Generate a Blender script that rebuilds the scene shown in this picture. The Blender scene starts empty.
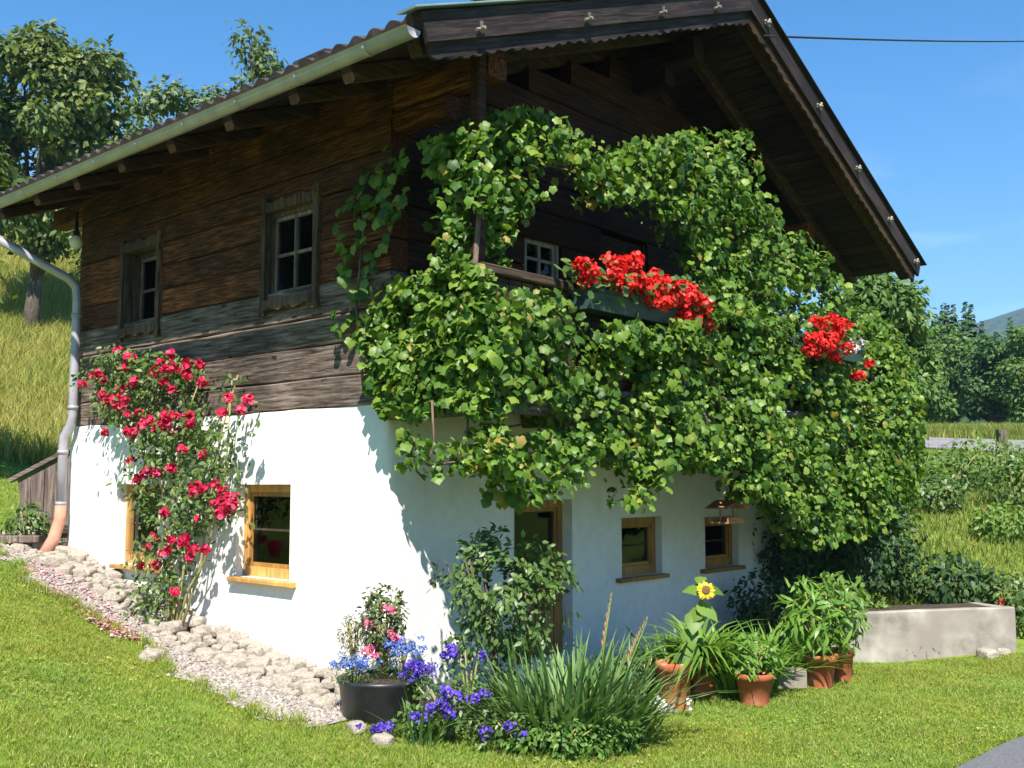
import bpy, math, random
import numpy as np
from mathutils import Vector, Matrix, noise as mnoise

random.seed(7)
R = np.random.default_rng(11)
rad = math.radians
S = bpy.context.scene
COL = S.collection

# ------------------------------------------------------------------ camera, sky, sun, exposure
FOC = 1043.0
PITCH = math.atan(98 / FOC)
EYE = np.array([0.0, 0.0, 1.6])
cam = bpy.data.cameras.new('camera'); camo = bpy.data.objects.new('camera', cam); COL.objects.link(camo)
camo.location = EYE; camo.rotation_euler = (rad(90) + PITCH, 0, 0)
cam.sensor_width = 36; cam.lens = 36 * FOC / 1024; cam.clip_end = 6000; cam.clip_start = .05
S.camera = camo

HA = rad(48.3)                                     # heading of the gable wall
dR = np.array([math.cos(HA), math.sin(HA), 0]); dL = np.array([-math.sin(HA), math.cos(HA), 0])
HC = np.array([-.951, 8.0, 0.0])                   # front corner of the house
to_sun = -.60 * dR - .55 * dL + np.array([0, 0, 1.0]); to_sun /= np.linalg.norm(to_sun)
SUN_EL = math.asin(to_sun[2]); SUN_AZ = math.atan2(to_sun[0], to_sun[1])   # azimuth from +Y, clockwise

W = bpy.data.worlds.new('World'); S.world = W; W.use_nodes = True
wn = W.node_tree; bg = wn.nodes['Background']
sky = wn.nodes.new('ShaderNodeTexSky'); sky.sky_type = 'NISHITA'; sky.sun_disc = False
sky.sun_elevation = SUN_EL; sky.sun_rotation = SUN_AZ; sky.altitude = 900; sky.air_density = 1.0; sky.dust_density = .05; sky.ozone_density = 2.2
hs = wn.nodes.new('ShaderNodeHueSaturation'); hs.inputs['Saturation'].default_value = 1.42; hs.inputs['Hue'].default_value = .497
wn.links.new(sky.outputs[0], hs.inputs['Color']); wn.links.new(hs.outputs[0], bg.inputs[0]); bg.inputs[1].default_value = .086
ctc = wn.nodes.new('ShaderNodeTexCoord'); cmp_ = wn.nodes.new('ShaderNodeMapping'); cmp_.inputs['Scale'].default_value = (2.2, 2.2, 9); cno = wn.nodes.new('ShaderNodeTexNoise'); cno.inputs['Scale'].default_value = 2.4; cno.inputs['Detail'].default_value = 7
wn.links.new(ctc.outputs['Generated'], cmp_.inputs[0]); wn.links.new(cmp_.outputs[0], cno.inputs[0])
crp = wn.nodes.new('ShaderNodeMapRange'); crp.inputs[1].default_value = .52; crp.inputs[2].default_value = .80; crp.inputs[4].default_value = .40; wn.links.new(cno.outputs[0], crp.inputs[0])
csx = wn.nodes.new('ShaderNodeSeparateXYZ'); wn.links.new(ctc.outputs['Generated'], csx.inputs[0]); cmk = wn.nodes.new('ShaderNodeMapRange'); cmk.inputs[1].default_value = .36; cmk.inputs[2].default_value = .16; wn.links.new(csx.outputs['Z'], cmk.inputs[0])
cml = wn.nodes.new('ShaderNodeMath'); cml.operation = 'MULTIPLY'; wn.links.new(crp.outputs[0], cml.inputs[0]); wn.links.new(cmk.outputs[0], cml.inputs[1])
cmx = wn.nodes.new('ShaderNodeMix'); cmx.data_type = 'RGBA'; cmx.inputs[7].default_value = (9, 9.3, 9.8, 1); wn.links.new(cml.outputs[0], cmx.inputs[0]); wn.links.new(hs.outputs[0], cmx.inputs[6]); wn.links.new(cmx.outputs[2], bg.inputs[0])
sun = bpy.data.lights.new('sun', 'SUN'); suno = bpy.data.objects.new('sun', sun); COL.objects.link(suno)
sun.energy = 5.0; sun.angle = rad(.5); sun.color = (1.0, .95, .87)
suno.rotation_euler = Vector(to_sun).to_track_quat('Z', 'Y').to_euler()
S.view_settings.view_transform = 'Standard'; S.view_settings.look = 'None'; S.view_settings.gamma = 1
S.view_settings.exposure = 1.2
S.render.engine = 'CYCLES'
try:
    S.cycles.max_bounces = 8; S.cycles.transparent_max_bounces = 16; S.cycles.volume_bounces = 0
except Exception: pass

# ------------------------------------------------------------------ measuring helpers
def ray(px, py):
    cx = (px - 512) / FOC; cy = (384 - py) / FOC
    return np.array([cx, math.cos(PITCH) - cy * math.sin(PITCH), math.sin(PITCH) + cy * math.cos(PITCH)])
def toh(p):
    q = np.asarray(p, float) - HC; return np.array([q @ dR, q @ dL, q[2]])
def tow(h): return HC + dR * h[0] + dL * h[1] + np.array([0, 0, h[2]])
def on_gable(px, py, off=0.):
    d = ray(px, py); e = toh(EYE); return toh(EYE + d * ((-off - e[1]) / (d @ dL)))
def on_left(px, py, off=0.):
    d = ray(px, py); e = toh(EYE); return toh(EYE + d * ((-off - e[0]) / (d @ dR)))
def at(px, py, y): d = ray(px, py); return EYE + d * (y / d[1])
def px_x(px, y): return (px - 512) / 1047.6 * y

def sstep(a, b, x):
    t = np.clip((np.asarray(x, float) - a) / (b - a), 0, 1); return t * t * (3 - 2 * t)
def softplus(x, w): return w * np.logaddexp(0, np.asarray(x, float) / w)
BY = [0, 10.9, 12, 16, 20, 24, 29, 35, 60, 100, 250, 900, 3000]
BZ = [0, 0, .32, 1.42, 1.85, 2.2, 2.95, 3.4, 4.6, 6, 9, 14, 20]
def gz(x, y):
    x = np.asarray(x, float); y = np.asarray(y, float)
    left = .30 * softplus(-(x + 1.9), .5) - .10 * softplus(-(x + 5.5), .5) - .19 * softplus(-(x + 24), 1.) - .08
    low = -.07 * sstep(-1.2, .9, x)
    bank = np.interp(y, BY, BZ) * sstep(.5, 3.2, x - .05 * (y - 12))
    hill = (.0115 * np.clip(y - 16, 0, 27) ** 2 + .07 * np.clip(y - 43, 0, 60)) * (1 - sstep(-6, 1, x + .1 * (y - 16)))
    wob = .02 * np.sin(x * 1.3 + .4) * np.cos(y * 1.1) + .012 * np.sin(x * 3.1 + y * 2.3)
    return left + low + bank + hill + wob
def G(x, y): return float(gz(x, y))

# ------------------------------------------------------------------ materials
def mat(name, rough=.7, spec=.3, metal=0.):
    m = bpy.data.materials.new(name); m.use_nodes = True
    b = m.node_tree.nodes['Principled BSDF']
    b.inputs['Roughness'].default_value = rough; b.inputs['Specular IOR Level'].default_value = spec; b.inputs['Metallic'].default_value = metal
    return m, m.node_tree, b
def ramp(nt, stops):
    r = nt.nodes.new('ShaderNodeValToRGB'); e = r.color_ramp.elements
    while len(e) < len(stops): e.new(.5)
    for k, (p, c) in enumerate(stops): e[k].position = p; e[k].color = (*c, 1)
    return r
def tex_noise(nt, scale=(1, 1, 1), s=5., detail=4., rough=.55, coord='Object', dist=0.):
    tc = nt.nodes.new('ShaderNodeTexCoord'); mp = nt.nodes.new('ShaderNodeMapping'); n = nt.nodes.new('ShaderNodeTexNoise')
    mp.inputs['Scale'].default_value = scale
    n.inputs['Scale'].default_value = s; n.inputs['Detail'].default_value = detail; n.inputs['Roughness'].default_value = rough; n.inputs['Distortion'].default_value = dist
    nt.links.new(tc.outputs[coord], mp.inputs[0]); nt.links.new(mp.outputs[0], n.inputs[0]); return n
def bump(nt, b, fac, strength=.3, dist=.02):
    bp = nt.nodes.new('ShaderNodeBump'); bp.inputs['Strength'].default_value = strength; bp.inputs['Distance'].default_value = dist
    nt.links.new(fac, bp.inputs['Height']); nt.links.new(bp.outputs[0], b.inputs['Normal'])
def mixc(nt, fac, a, b, mode='MIX'):
    m = nt.nodes.new('ShaderNodeMix'); m.data_type = 'RGBA'; m.blend_type = mode
    for sock, v in ((m.inputs[0], fac), (m.inputs[6], a), (m.inputs[7], b)):
        if hasattr(v, 'is_output'): nt.links.new(v, sock)
        elif isinstance(v, tuple): sock.default_value = (*v, 1)
        else: sock.default_value = v
    return m.outputs[2]
def island(nt):
    return nt.nodes.new('ShaderNodeNewGeometry').outputs['Random Per Island']

def noisy(name, stops, s=6., scale=(1, 1, 1), rough=.8, spec=.25, metal=0., bs=.3, bd=.01, detail=5., isl=0., second=None):
    m, nt, b = mat(name, rough, spec, metal)
    n = tex_noise(nt, scale, s, detail); r = ramp(nt, stops); nt.links.new(n.outputs[0], r.inputs[0]); c = r.outputs[0]
    if second:
        n2 = tex_noise(nt, (1, 1, 1), second[0], 3.); r2 = ramp(nt, [(second[1], (0, 0, 0)), (second[2], (1, 1, 1))]); nt.links.new(n2.outputs[0], r2.inputs[0])
        c = mixc(nt, r2.outputs[0], c, second[3])
    if isl:
        r3 = ramp(nt, [(0, (1 - isl,) * 3), (1, (1 + isl * .6,) * 3)]); nt.links.new(island(nt), r3.inputs[0]); c = mixc(nt, 1., c, r3.outputs[0], 'MULTIPLY')
    nt.links.new(c, b.inputs['Base Color'])
    if bs: bump(nt, b, n.outputs[0], bs, bd)
    return m

def wood(name, dark, mid, light, axis='x', isl=.3, rough=.75, s=7., bs=.5, knots=True, tilt=0.):
    m, nt, b = mat(name, rough, .25)
    long_ = {'x': (.35, 6, 6), 'y': (6, .35, 6), 'z': (6, 6, .35)}[axis]
    n = tex_noise(nt, long_, s, 7., .68, dist=.5)
    if tilt:
        mp = n.inputs[0].links[0].from_node; pre = nt.nodes.new('ShaderNodeMapping'); pre.inputs['Rotation'].default_value = (0, tilt, 0)
        src = mp.inputs[0].links[0].from_socket; nt.links.new(src, pre.inputs[0]); nt.links.new(pre.outputs[0], mp.inputs[0])
    r = ramp(nt, [(.36, dark), (.5, mid), (.64, light)]); nt.links.new(n.outputs[0], r.inputs[0]); c = r.outputs[0]
    big = tex_noise(nt, (1, 1, 1), 1.3, 4.); rb = ramp(nt, [(.35, (.55, .55, .55)), (.68, (1.25, 1.2, 1.15))]); nt.links.new(big.outputs[0], rb.inputs[0])
    c = mixc(nt, 1., c, rb.outputs[0], 'MULTIPLY')
    if knots:
        sc = {'x': (.5, 1.4, 1.4), 'y': (1.4, .5, 1.4), 'z': (1.4, 1.4, .5)}[axis]
        k = tex_noise(nt, sc, 9., 1.); rk = ramp(nt, [(.70, (1, 1, 1)), (.76, (.25, .2, .18))]); nt.links.new(k.outputs[0], rk.inputs[0]); c = mixc(nt, 1., c, rk.outputs[0], 'MULTIPLY')
    if isl:
        r3 = ramp(nt, [(0, (1 - isl,) * 3), (1, (1 + isl,) * 3)]); nt.links.new(island(nt), r3.inputs[0]); c = mixc(nt, 1., c, r3.outputs[0], 'MULTIPLY')
    nt.links.new(c, b.inputs['Base Color']); bump(nt, b, n.outputs[0], bs, .012)
    return m

def foliage(name, cols, rough=.5, spec=.25, tr=.3, trc=None, patch=None):
    m, nt, b = mat(name, rough, spec)
    r = ramp(nt, [(k / max(1, len(cols) - 1), c) for k, c in enumerate(cols[:30])]); nt.links.new(island(nt), r.inputs[0]); c = r.outputs[0]
    if patch:
        n = tex_noise(nt, (1, 1, 1), patch[0], 3.); rp = ramp(nt, [(.38, (0, 0, 0)), (.64, (1, 1, 1))]); nt.links.new(n.outputs[0], rp.inputs[0])
        c = mixc(nt, rp.outputs[0], c, mixc(nt, 1., c, patch[1], 'MULTIPLY'))
    nt.links.new(c, b.inputs['Base Color'])
    if tr:
        t = nt.nodes.new('ShaderNodeBsdfTranslucent'); mx = nt.nodes.new('ShaderNodeMixShader'); mx.inputs[0].default_value = tr
        nt.links.new(mixc(nt, 1., c, trc or (1.5, 1.5, .7), 'MULTIPLY'), t.inputs[0])
        nt.links.new(b.outputs[0], mx.inputs[1]); nt.links.new(t.outputs[0], mx.inputs[2])
        nt.links.new(mx.outputs[0], nt.nodes['Material Output'].inputs[0])
    return m

def glass(name):
    m, nt, b = mat(name, .03, .5); b.inputs['Base Color'].default_value = (.02, .025, .03, 1)
    g = nt.nodes.new('ShaderNodeBsdfGlossy'); g.inputs['Roughness'].default_value = .02; g.inputs['Color'].default_value = (.75, .8, .85, 1)
    t = nt.nodes.new('ShaderNodeBsdfTransparent'); t.inputs[0].default_value = (.62, .64, .62, 1)
    f = nt.nodes.new('ShaderNodeFresnel'); f.inputs[0].default_value = 1.4
    mx = nt.nodes.new('ShaderNodeMixShader'); nt.links.new(f.outputs[0], mx.inputs[0]); nt.links.new(t.outputs[0], mx.inputs[1]); nt.links.new(g.outputs[0], mx.inputs[2])
    nt.links.new(mx.outputs[0], nt.nodes['Material Output'].inputs[0]); return m

M = {}
M['plaster'] = noisy('plaster', [(.3, (.74, .72, .67)), (.7, (.82, .80, .76))], 11, bs=.55, bd=.02, rough=.9, spec=.1, second=(1.6, .54, .8, (.68, .65, .58)))
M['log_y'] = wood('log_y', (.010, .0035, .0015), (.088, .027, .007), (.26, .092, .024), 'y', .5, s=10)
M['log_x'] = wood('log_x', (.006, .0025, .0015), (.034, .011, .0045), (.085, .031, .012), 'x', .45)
M['grey_y'] = wood('grey_log_y', (.028, .018, .013), (.12, .088, .072), (.25, .2, .17), 'y', .3)
M['grey_x'] = wood('grey_log_x', (.045, .032, .025), (.15, .12, .10), (.27, .23, .2), 'x', .22)
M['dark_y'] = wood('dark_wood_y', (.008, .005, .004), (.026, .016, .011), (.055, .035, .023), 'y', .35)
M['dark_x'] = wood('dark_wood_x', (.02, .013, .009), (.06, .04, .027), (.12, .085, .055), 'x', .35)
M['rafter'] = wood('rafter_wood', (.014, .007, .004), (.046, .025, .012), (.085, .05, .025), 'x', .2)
M['verge'] = wood('verge_wood', (.009, .006, .006), (.026, .018, .018), (.055, .042, .042), 'x', .2, tilt=math.atan(.4))
M['verge2'] = wood('verge_wood_right', (.009, .006, .006), (.026, .018, .018), (.055, .042, .042), 'x', .2, tilt=-math.atan(.485))
M['casing'] = wood('casing_wood', (.02, .011, .007), (.075, .048, .032), (.15, .105, .075), 'z', .2)
M['pine'] = wood('pine_frame', (.42, .21, .055), (.56, .31, .09), (.66, .40, .14), 'z', .12, .45, 5., .1, False)
M['pine_dark'] = wood('larch_frame', (.26, .115, .03), (.37, .185, .05), (.46, .25, .08), 'z', .12, .45, 5., .1, False)
M['pale_frame'] = wood('pale_frame', (.2, .18, .15), (.32, .29, .25), (.42, .39, .34), 'z', .1)
M['old_plank'] = wood('old_plank', (.05, .035, .028), (.15, .11, .095), (.25, .2, .17), 'z', .3)
M['tile'] = noisy('roof_tile', [(.3, (.03, .024, .024)), (.55, (.06, .047, .043)), (.75, (.10, .08, .072))], 9, rough=.8, isl=.25)
M['zinc'] = noisy('zinc', [(.3, (.30, .28, .32)), (.7, (.42, .395, .44))], 5, rough=.34, spec=.5, metal=.12, bs=.05)
M['cap'] = noisy('verge_cap_metal', [(.3, (.22, .30, .29)), (.7, (.36, .44, .42))], 5, rough=.45, metal=.5, bs=.05)
M['pipe_clay'] = noisy('clay_pipe', [(.3, (.42, .2, .13)), (.7, (.55, .30, .21))], 9, rough=.8)
M['glass'] = glass('window_glass')
M['curtain'] = noisy('curtain', [(.3, (.5, .5, .48)), (.7, (.62, .62, .6))], 2, (20, 20, .3), rough=.9, bs=.3)
M['net'] = noisy('net_curtain', [(.3, (.12, .105, .10)), (.7, (.19, .17, .165))], 2, (20, 20, .3), rough=.9, bs=.3)
M['inside'] = noisy('room_dark', [(.3, (.07, .06, .055)), (.7, (.11, .10, .09))], 2, bs=0)
M['pale_knob'] = noisy('pale_knob', [(.3, (.20, .185, .165)), (.7, (.30, .28, .25))], 9, rough=.6)
M['ground'] = None
M['stone'] = noisy('border_stone', [(.28, (.17, .145, .11)), (.5, (.35, .305, .25)), (.72, (.50, .445, .37))], 6, bs=.6, bd=.02, rough=.9, second=(3., .5, .7, (.36, .30, .24)))
M['block'] = noisy('stone_block', [(.3, (.14, .115, .09)), (.7, (.28, .24, .19))], 7, bs=.5, rough=.9)
M['gravel'] = foliage('gravel_grain', [(.18, .155, .135), (.33, .29, .26), (.44, .39, .35), (.25, .20, .175)], .9, .1, 0)
M['gravel_bed'] = noisy('gravel_bed', [(.3, (.22, .19, .16)), (.7, (.42, .38, .34))], 40, bs=.6)
M['soil'] = noisy('soil', [(.3, (.035, .024, .016)), (.7, (.09, .065, .045))], 14, bs=.7, bd=.03)
M['terracotta'] = noisy('terracotta', [(.3, (.33, .085, .035)), (.55, (.43, .125, .052)), (.75, (.48, .19, .10))], 7, rough=.85, second=(9., .6, .75, (.5, .36, .28)))
M['concrete'] = noisy('concrete', [(.25, (.13, .115, .095)), (.5, (.31, .28, .235)), (.7, (.44, .40, .345))], 3.2, (1, 1, 1.2), rough=.95, bs=.4, second=(1.5, .5, .68, (.26, .22, .19)))
M['asphalt'] = noisy('asphalt', [(.3, (.09, .09, .095)), (.7, (.16, .16, .165))], 60, bs=.5, bd=.004, rough=.9)
M['lane'] = noisy('pale_road', [(.3, (.16, .15, .145)), (.7, (.25, .235, .225))], 4, bs=.2)
M['tub'] = noisy('black_tub', [(.3, (.012, .012, .013)), (.7, (.03, .03, .032))], 8, rough=.4, spec=.4, bs=.1)
M['cable'] = noisy('cable', [(.3, (.012, .012, .014)), (.7, (.03, .03, .03))], 8, bs=0)
M['green_box'] = noisy('green_box', [(.3, (.025, .05, .045)), (.7, (.045, .08, .07))], 6, rough=.5, bs=.1)
M['globe'] = noisy('white_globe', [(.3, (.6, .58, .5)), (.7, (.7, .68, .6))], 4, rough=.3, bs=0)
M['bark'] = noisy('bark', [(.3, (.05, .038, .028)), (.7, (.16, .125, .095))], 8, (3, 3, .6), bs=.9, bd=.04)
M['vine_bark'] = noisy('vine_bark', [(.3, (.07, .045, .03)), (.7, (.2, .14, .1))], 10, (3, 3, .6), bs=.6)
M['cane'] = noisy('cane', [(.3, (.20, .20, .07)), (.7, (.36, .30, .12))], 10, bs=.2)
M['orange_wood'] = wood('orange_wood', (.28, .11, .045), (.42, .19, .09), (.52, .28, .16), 'x', .2)
# leaves
VG = [(.03, .085, .010), (.06, .14, .016), (.10, .195, .022), (.18, .27, .045), (.042, .11, .013), (.13, .23, .03)]
M['vine'] = foliage('vine_leaf', VG + VG[::-1] + VG + [(.24, .31, .065), (.05, .12, .015)] + VG + [(.10, .20, .02), (.30, .24, .06)], .45, .35, .33, patch=(1.6, (1.2, 1.1, .8)))
M['rose_leaf'] = foliage('rose_leaf', [(.05, .095, .02), (.09, .15, .03), (.15, .21, .06)], .45, .35, .25)
M['bush_leaf'] = foliage('bush_leaf', [(.05, .095, .02), (.085, .15, .03), (.14, .21, .06)], .42, .4, .25)
M['mound_leaf'] = foliage('mound_leaf', [(.06, .13, .02), (.10, .20, .03), (.16, .27, .05)], .5, .3, .3)
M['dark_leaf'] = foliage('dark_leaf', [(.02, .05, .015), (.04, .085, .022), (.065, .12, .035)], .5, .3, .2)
M['bright_leaf'] = foliage('bright_leaf', [(.09, .17, .025), (.14, .24, .04), (.2, .30, .06)], .45, .3, .35)
M['iris_leaf'] = foliage('iris_leaf', [(.07, .15, .04), (.12, .215, .06), (.19, .28, .095)], .5, .3, .25)
M['lily_leaf'] = foliage('lily_leaf', [(.09, .20, .025), (.14, .26, .035), (.21, .33, .06)], .4, .4, .3)
M['tree_leaf'] = foliage('tree_leaf', [(.025, .055, .012), (.055, .10, .02), (.10, .15, .03), (.17, .20, .05)], .5, .3, .25, patch=(.6, (1.25, 1.1, .8)))
M['pale_tree'] = foliage('pale_tree_leaf', [(.06, .10, .03), (.1, .15, .045), (.16, .2, .07)], .5, .3, .25)
M['light_tree'] = foliage('light_tree_leaf', [(.05, .11, .025), (.085, .16, .035), (.13, .21, .05)], .5, .3, .25, patch=(.8, (1.2, 1.1, .8)))
M['conifer'] = foliage('conifer_needle', [(.022, .05, .02), (.04, .08, .028), (.065, .11, .04)], .6, .2, .1)
M['wood_leaf'] = foliage('woodland_leaf', [(.03, .075, .02), (.055, .115, .03), (.09, .155, .042)], .6, .2, .15)
M['wood_leaf_bright'] = foliage('woodland_leaf_bright', [(.045, .095, .02), (.08, .15, .03), (.13, .20, .045)], .6, .2, .15)
M['lawn_blade'] = foliage('lawn_blade', [(.08, .165, .018), (.145, .26, .024), (.205, .335, .034), (.26, .375, .05), (.38, .42, .14), (.26, .22, .08)], .5, .25, .35, patch=(.75, (1.16, .96, .85)))
M['meadow_blade'] = foliage('meadow_blade', [(.20, .23, .04), (.32, .31, .07), (.44, .38, .12), (.5, .42, .16)], .7, .15, .3, patch=(.25, (.7, .88, .65)))
M['bank_blade'] = foliage('bank_blade', [(.10, .17, .025), (.16, .23, .035), (.24, .27, .06), (.30, .28, .09)], .6, .2, .3, patch=(.8, (.75, .85, .75)))
M['geranium'] = foliage('geranium_petal', [(.62, .012, .012), (.75, .025, .018), (.82, .05, .035)], .5, .25, .2, (1.1, .6, .6))
M['rose_red'] = foliage('rose_petal', [(.48, .008, .045), (.64, .02, .085), (.72, .07, .16)], .5, .25, .15, (1.1, .6, .6))
M['pink'] = foliage('pink_petal', [(.62, .10, .25), (.72, .25, .35), (.6, .06, .12)], .5, .25, .2, (1.1, .8, .8))
M['violet'] = foliage('violet_petal', [(.07, .03, .38), (.12, .06, .5), (.19, .11, .58)], .5, .25, .2, (1, 1, 1.2))
M['blue'] = foliage('blue_petal', [(.07, .13, .48), (.13, .22, .6), (.24, .32, .66)], .5, .25, .2, (1, 1, 1.2))
M['white_petal'] = foliage('white_petal', [(.72, .70, .66), (.8, .79, .76)], .5, .25, .2, (1, 1, 1))
M['yellow'] = foliage('yellow_petal', [(.75, .42, .02), (.82, .55, .04)], .5, .25, .2, (1.1, 1, .6))
M['dark_disc'] = noisy('sunflower_disc', [(.3, (.05, .03, .015)), (.7, (.2, .12, .03))], 90)
M['petal_fall'] = foliage('fallen_petal', [(.58, .10, .18), (.7, .28, .36), (.75, .45, .5)], .6, .2, 0)

# ------------------------------------------------------------------ objects
def tag(o, label=None, cat=None, group=None, kind=None):
    for k, v in (('label', label), ('category', cat), ('group', group), ('kind', kind)):
        if v: o[k] = v
    return o
def thing(name, label, cat, loc=(0, 0, 0), rotz=0., group=None):
    o = bpy.data.objects.new(name, None); COL.objects.link(o); o.empty_display_size = .2
    o.location = [float(v) for v in loc]; o.rotation_euler = (0, 0, rotz)
    return tag(o, label, cat, group)
def hthing(name, label, cat, h, group=None):          # a thing standing in the house's own axes
    return thing(name, label, cat, tow(h), HA, group)
def link(name, me, m, parent=None):
    o = bpy.data.objects.new(name, me); COL.objects.link(o)
    if m is not None and not me.materials: me.materials.append(m)
    if parent is not None: o.parent = parent
    return o
def np_mesh(name, V, F, smooth=False):
    V = np.asarray(V, np.float32); F = np.asarray(F, np.int32); k = F.shape[1]
    me = bpy.data.meshes.new(name); me.vertices.add(len(V)); me.vertices.foreach_set('co', V.ravel())
    me.loops.add(F.size); me.loops.foreach_set('vertex_index', F.ravel())
    me.polygons.add(len(F)); me.polygons.foreach_set('loop_start', np.arange(0, F.size, k, dtype=np.int32))
    if smooth: me.polygons.foreach_set('use_smooth', np.ones(len(F), bool))
    me.update(calc_edges=True); return me
def dup(root, loc, rotz=0., scale=1., label=None):
    r = root.copy(); COL.objects.link(r); r.location = [float(v) for v in loc]; r.rotation_euler = (0, 0, rotz); r.scale = (scale,) * 3 if not hasattr(scale, '__len__') else scale
    if label: r['label'] = label
    for ch in list(root.children):
        c = ch.copy(); COL.objects.link(c); c.parent = r
        for g in list(ch.children):
            d = g.copy(); COL.objects.link(d); d.parent = c
    return r

class MB:
    def __init__(s, o=(0, 0, 0)): s.v = []; s.f = []; s.o = np.asarray(o, float)
    def add(s, V, F):
        b = len(s.v); s.v += [tuple(np.asarray(p, float) - s.o) for p in V]; s.f += [tuple(b + i for i in f) for f in F]; return s
    def box(s, a, b):
        (x0, y0, z0), (x1, y1, z1) = np.minimum(a, b), np.maximum(a, b)
        return s.add([(x0, y0, z0), (x1, y0, z0), (x1, y1, z0), (x0, y1, z0), (x0, y0, z1), (x1, y0, z1), (x1, y1, z1), (x0, y1, z1)],
                     [(0, 3, 2, 1), (4, 5, 6, 7), (0, 1, 5, 4), (1, 2, 6, 5), (2, 3, 7, 6), (3, 0, 4, 7)])
    def beam(s, p0, p1, w, h, up=(0, 0, 1), jit=0., n=1, ch=.012):
        p0 = np.asarray(p0, float); p1 = np.asarray(p1, float); d = p1 - p0; d /= np.linalg.norm(d)
        x = np.cross(d, up); x /= np.linalg.norm(x); u = np.cross(x, d)
        c = min(ch, w * .4, h * .4); a, b = w / 2, h / 2
        sec = [(-a, -b + c), (-a + c, -b), (a - c, -b), (a, -b + c), (a, b - c), (a - c, b), (-a + c, b), (-a, b - c)]
        V = []; F = []
        for k in range(n + 1):
            q = p0 + (p1 - p0) * (k / n); ja = [random.uniform(-jit, jit) for _ in range(4)]
            for (i, j) in sec:
                V.append(q + x * (i + (ja[0] if i < 0 else ja[1])) + u * (j + (ja[2] if j < 0 else ja[3])))
        for k in range(n):
            for i in range(8): F.append((k * 8 + i, k * 8 + (i + 1) % 8, k * 8 + 8 + (i + 1) % 8, k * 8 + 8 + i))
        F.append(tuple(range(7, -1, -1))); F.append(tuple(n * 8 + i for i in range(8)))
        return s.add(V, F)
    def tube(s, pts, r, n=6, cap=True):
        P = [np.asarray(p, float) for p in pts]; r = [r] * len(P) if not hasattr(r, '__len__') else r; V = []; F = []; x = None
        for k, p in enumerate(P):
            d = P[min(k + 1, len(P) - 1)] - P[max(k - 1, 0)]; d = d / (np.linalg.norm(d) + 1e-9)
            if x is None: x = np.cross(d, (0, 0, 1) if abs(d[2]) < .9 else (1, 0, 0))
            x = x - d * (x @ d); x /= np.linalg.norm(x) + 1e-9; y = np.cross(d, x)
            for i in range(n): a = 2 * math.pi * i / n; V.append(p + r[k] * (x * math.cos(a) + y * math.sin(a)))
        for k in range(len(P) - 1):
            for i in range(n): F.append((k * n + i, k * n + (i + 1) % n, k * n + n + (i + 1) % n, k * n + n + i))
        if cap: F.append(tuple(range(n - 1, -1, -1))); F.append(tuple((len(P) - 1) * n + i for i in range(n)))
        return s.add(V, F)
    def lathe(s, prof, c=(0, 0, 0), n=28, wob=0.):
        V = []; F = []
        for (r, z) in prof:
            for i in range(n):
                a = 2 * math.pi * i / n; rr = r * (1 + wob * math.sin(3 * a + 1)); V.append((c[0] + rr * math.cos(a), c[1] + rr * math.sin(a), c[2] + z))
        for k in range(len(prof) - 1):
            for i in range(n): F.append((k * n + i, k * n + (i + 1) % n, k * n + n + (i + 1) % n, k * n + n + i))
        return s.add(V, F)
    def prism(s, poly, fn, d0, d1):                    # poly in 2-D, fn(a, b, d) -> point
        n = len(poly); V = [fn(a, b, d0) for a, b in poly] + [fn(a, b, d1) for a, b in poly]
        F = [tuple(range(n)), tuple(range(2 * n - 1, n - 1, -1))] + [(i, i + n, (i + 1) % n + n, (i + 1) % n) for i in range(n)]
        return s.add(V, F)
    def build(s, name, m, parent=None, smooth=False, fix=True):
        me = bpy.data.meshes.new(name); me.from_pydata(s.v, [], s.f)
        if fix:
            import bmesh
            bm = bmesh.new(); bm.from_mesh(me); bmesh.ops.recalc_face_normals(bm, faces=bm.faces); bm.to_mesh(me); bm.free()
        if smooth:
            me.polygons.foreach_set('use_smooth', [True] * len(me.polygons))
        me.update(); return link(name, me, m, parent)

# ---- leaves
def unit(a): return a / (np.linalg.norm(a, axis=-1, keepdims=True) + 1e-9)
def fan(out, centre): # outline fan
    V = np.array([centre] + out, float); n = len(out); return V, np.array([(0, 1 + i, 1 + (i + 1) % n) for i in range(n)])
T_VINE = fan([(0, .02, 0), (.2, -.14, -.03), (.44, -.02, -.10), (.45, .2, -.05), (.58, .44, -.14), (.42, .62, -.06), (.26, .78, -.06), (.0, 1.0, -.2), (-.26, .78, -.06), (-.42, .62, -.06), (-.58, .44, -.14), (-.45, .2, -.05), (-.44, -.02, -.10), (-.2, -.14, -.03)], (0, .34, .07))
T_OVAL = (np.array([(0, 0, 0), (.2, .25, .05), (.24, .55, .04), (0, 1, -.1), (-.24, .55, .04), (-.2, .25, .05), (0, .3, 0), (0, .62, -.02)], float),
          np.array([(0, 1, 6), (1, 2, 6), (6, 2, 7), (2, 3, 7), (3, 4, 7), (7, 4, 6), (4, 5, 6), (5, 0, 6)]))
T_QUAD = (np.array([(0, 0, 0), (.3, .45, .06), (0, 1, -.06), (-.3, .45, .06)], float), np.array([(0, 1, 2), (0, 2, 3)]))
T_ROUND = fan([(.5 * math.cos(a), .45 + .5 * math.sin(a), .08) for a in np.linspace(0, 2 * math.pi, 8)[:-1]], (0, .45, -.05))
T_LANCE = (np.array([(0, 0, 0), (.09, .3, .02), (.08, .65, .0), (0, 1, -.14), (-.08, .65, .0), (-.09, .3, .02)], float), np.array([(0, 1, 5), (1, 2, 4), (1, 4, 5), (2, 3, 4)]))

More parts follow.
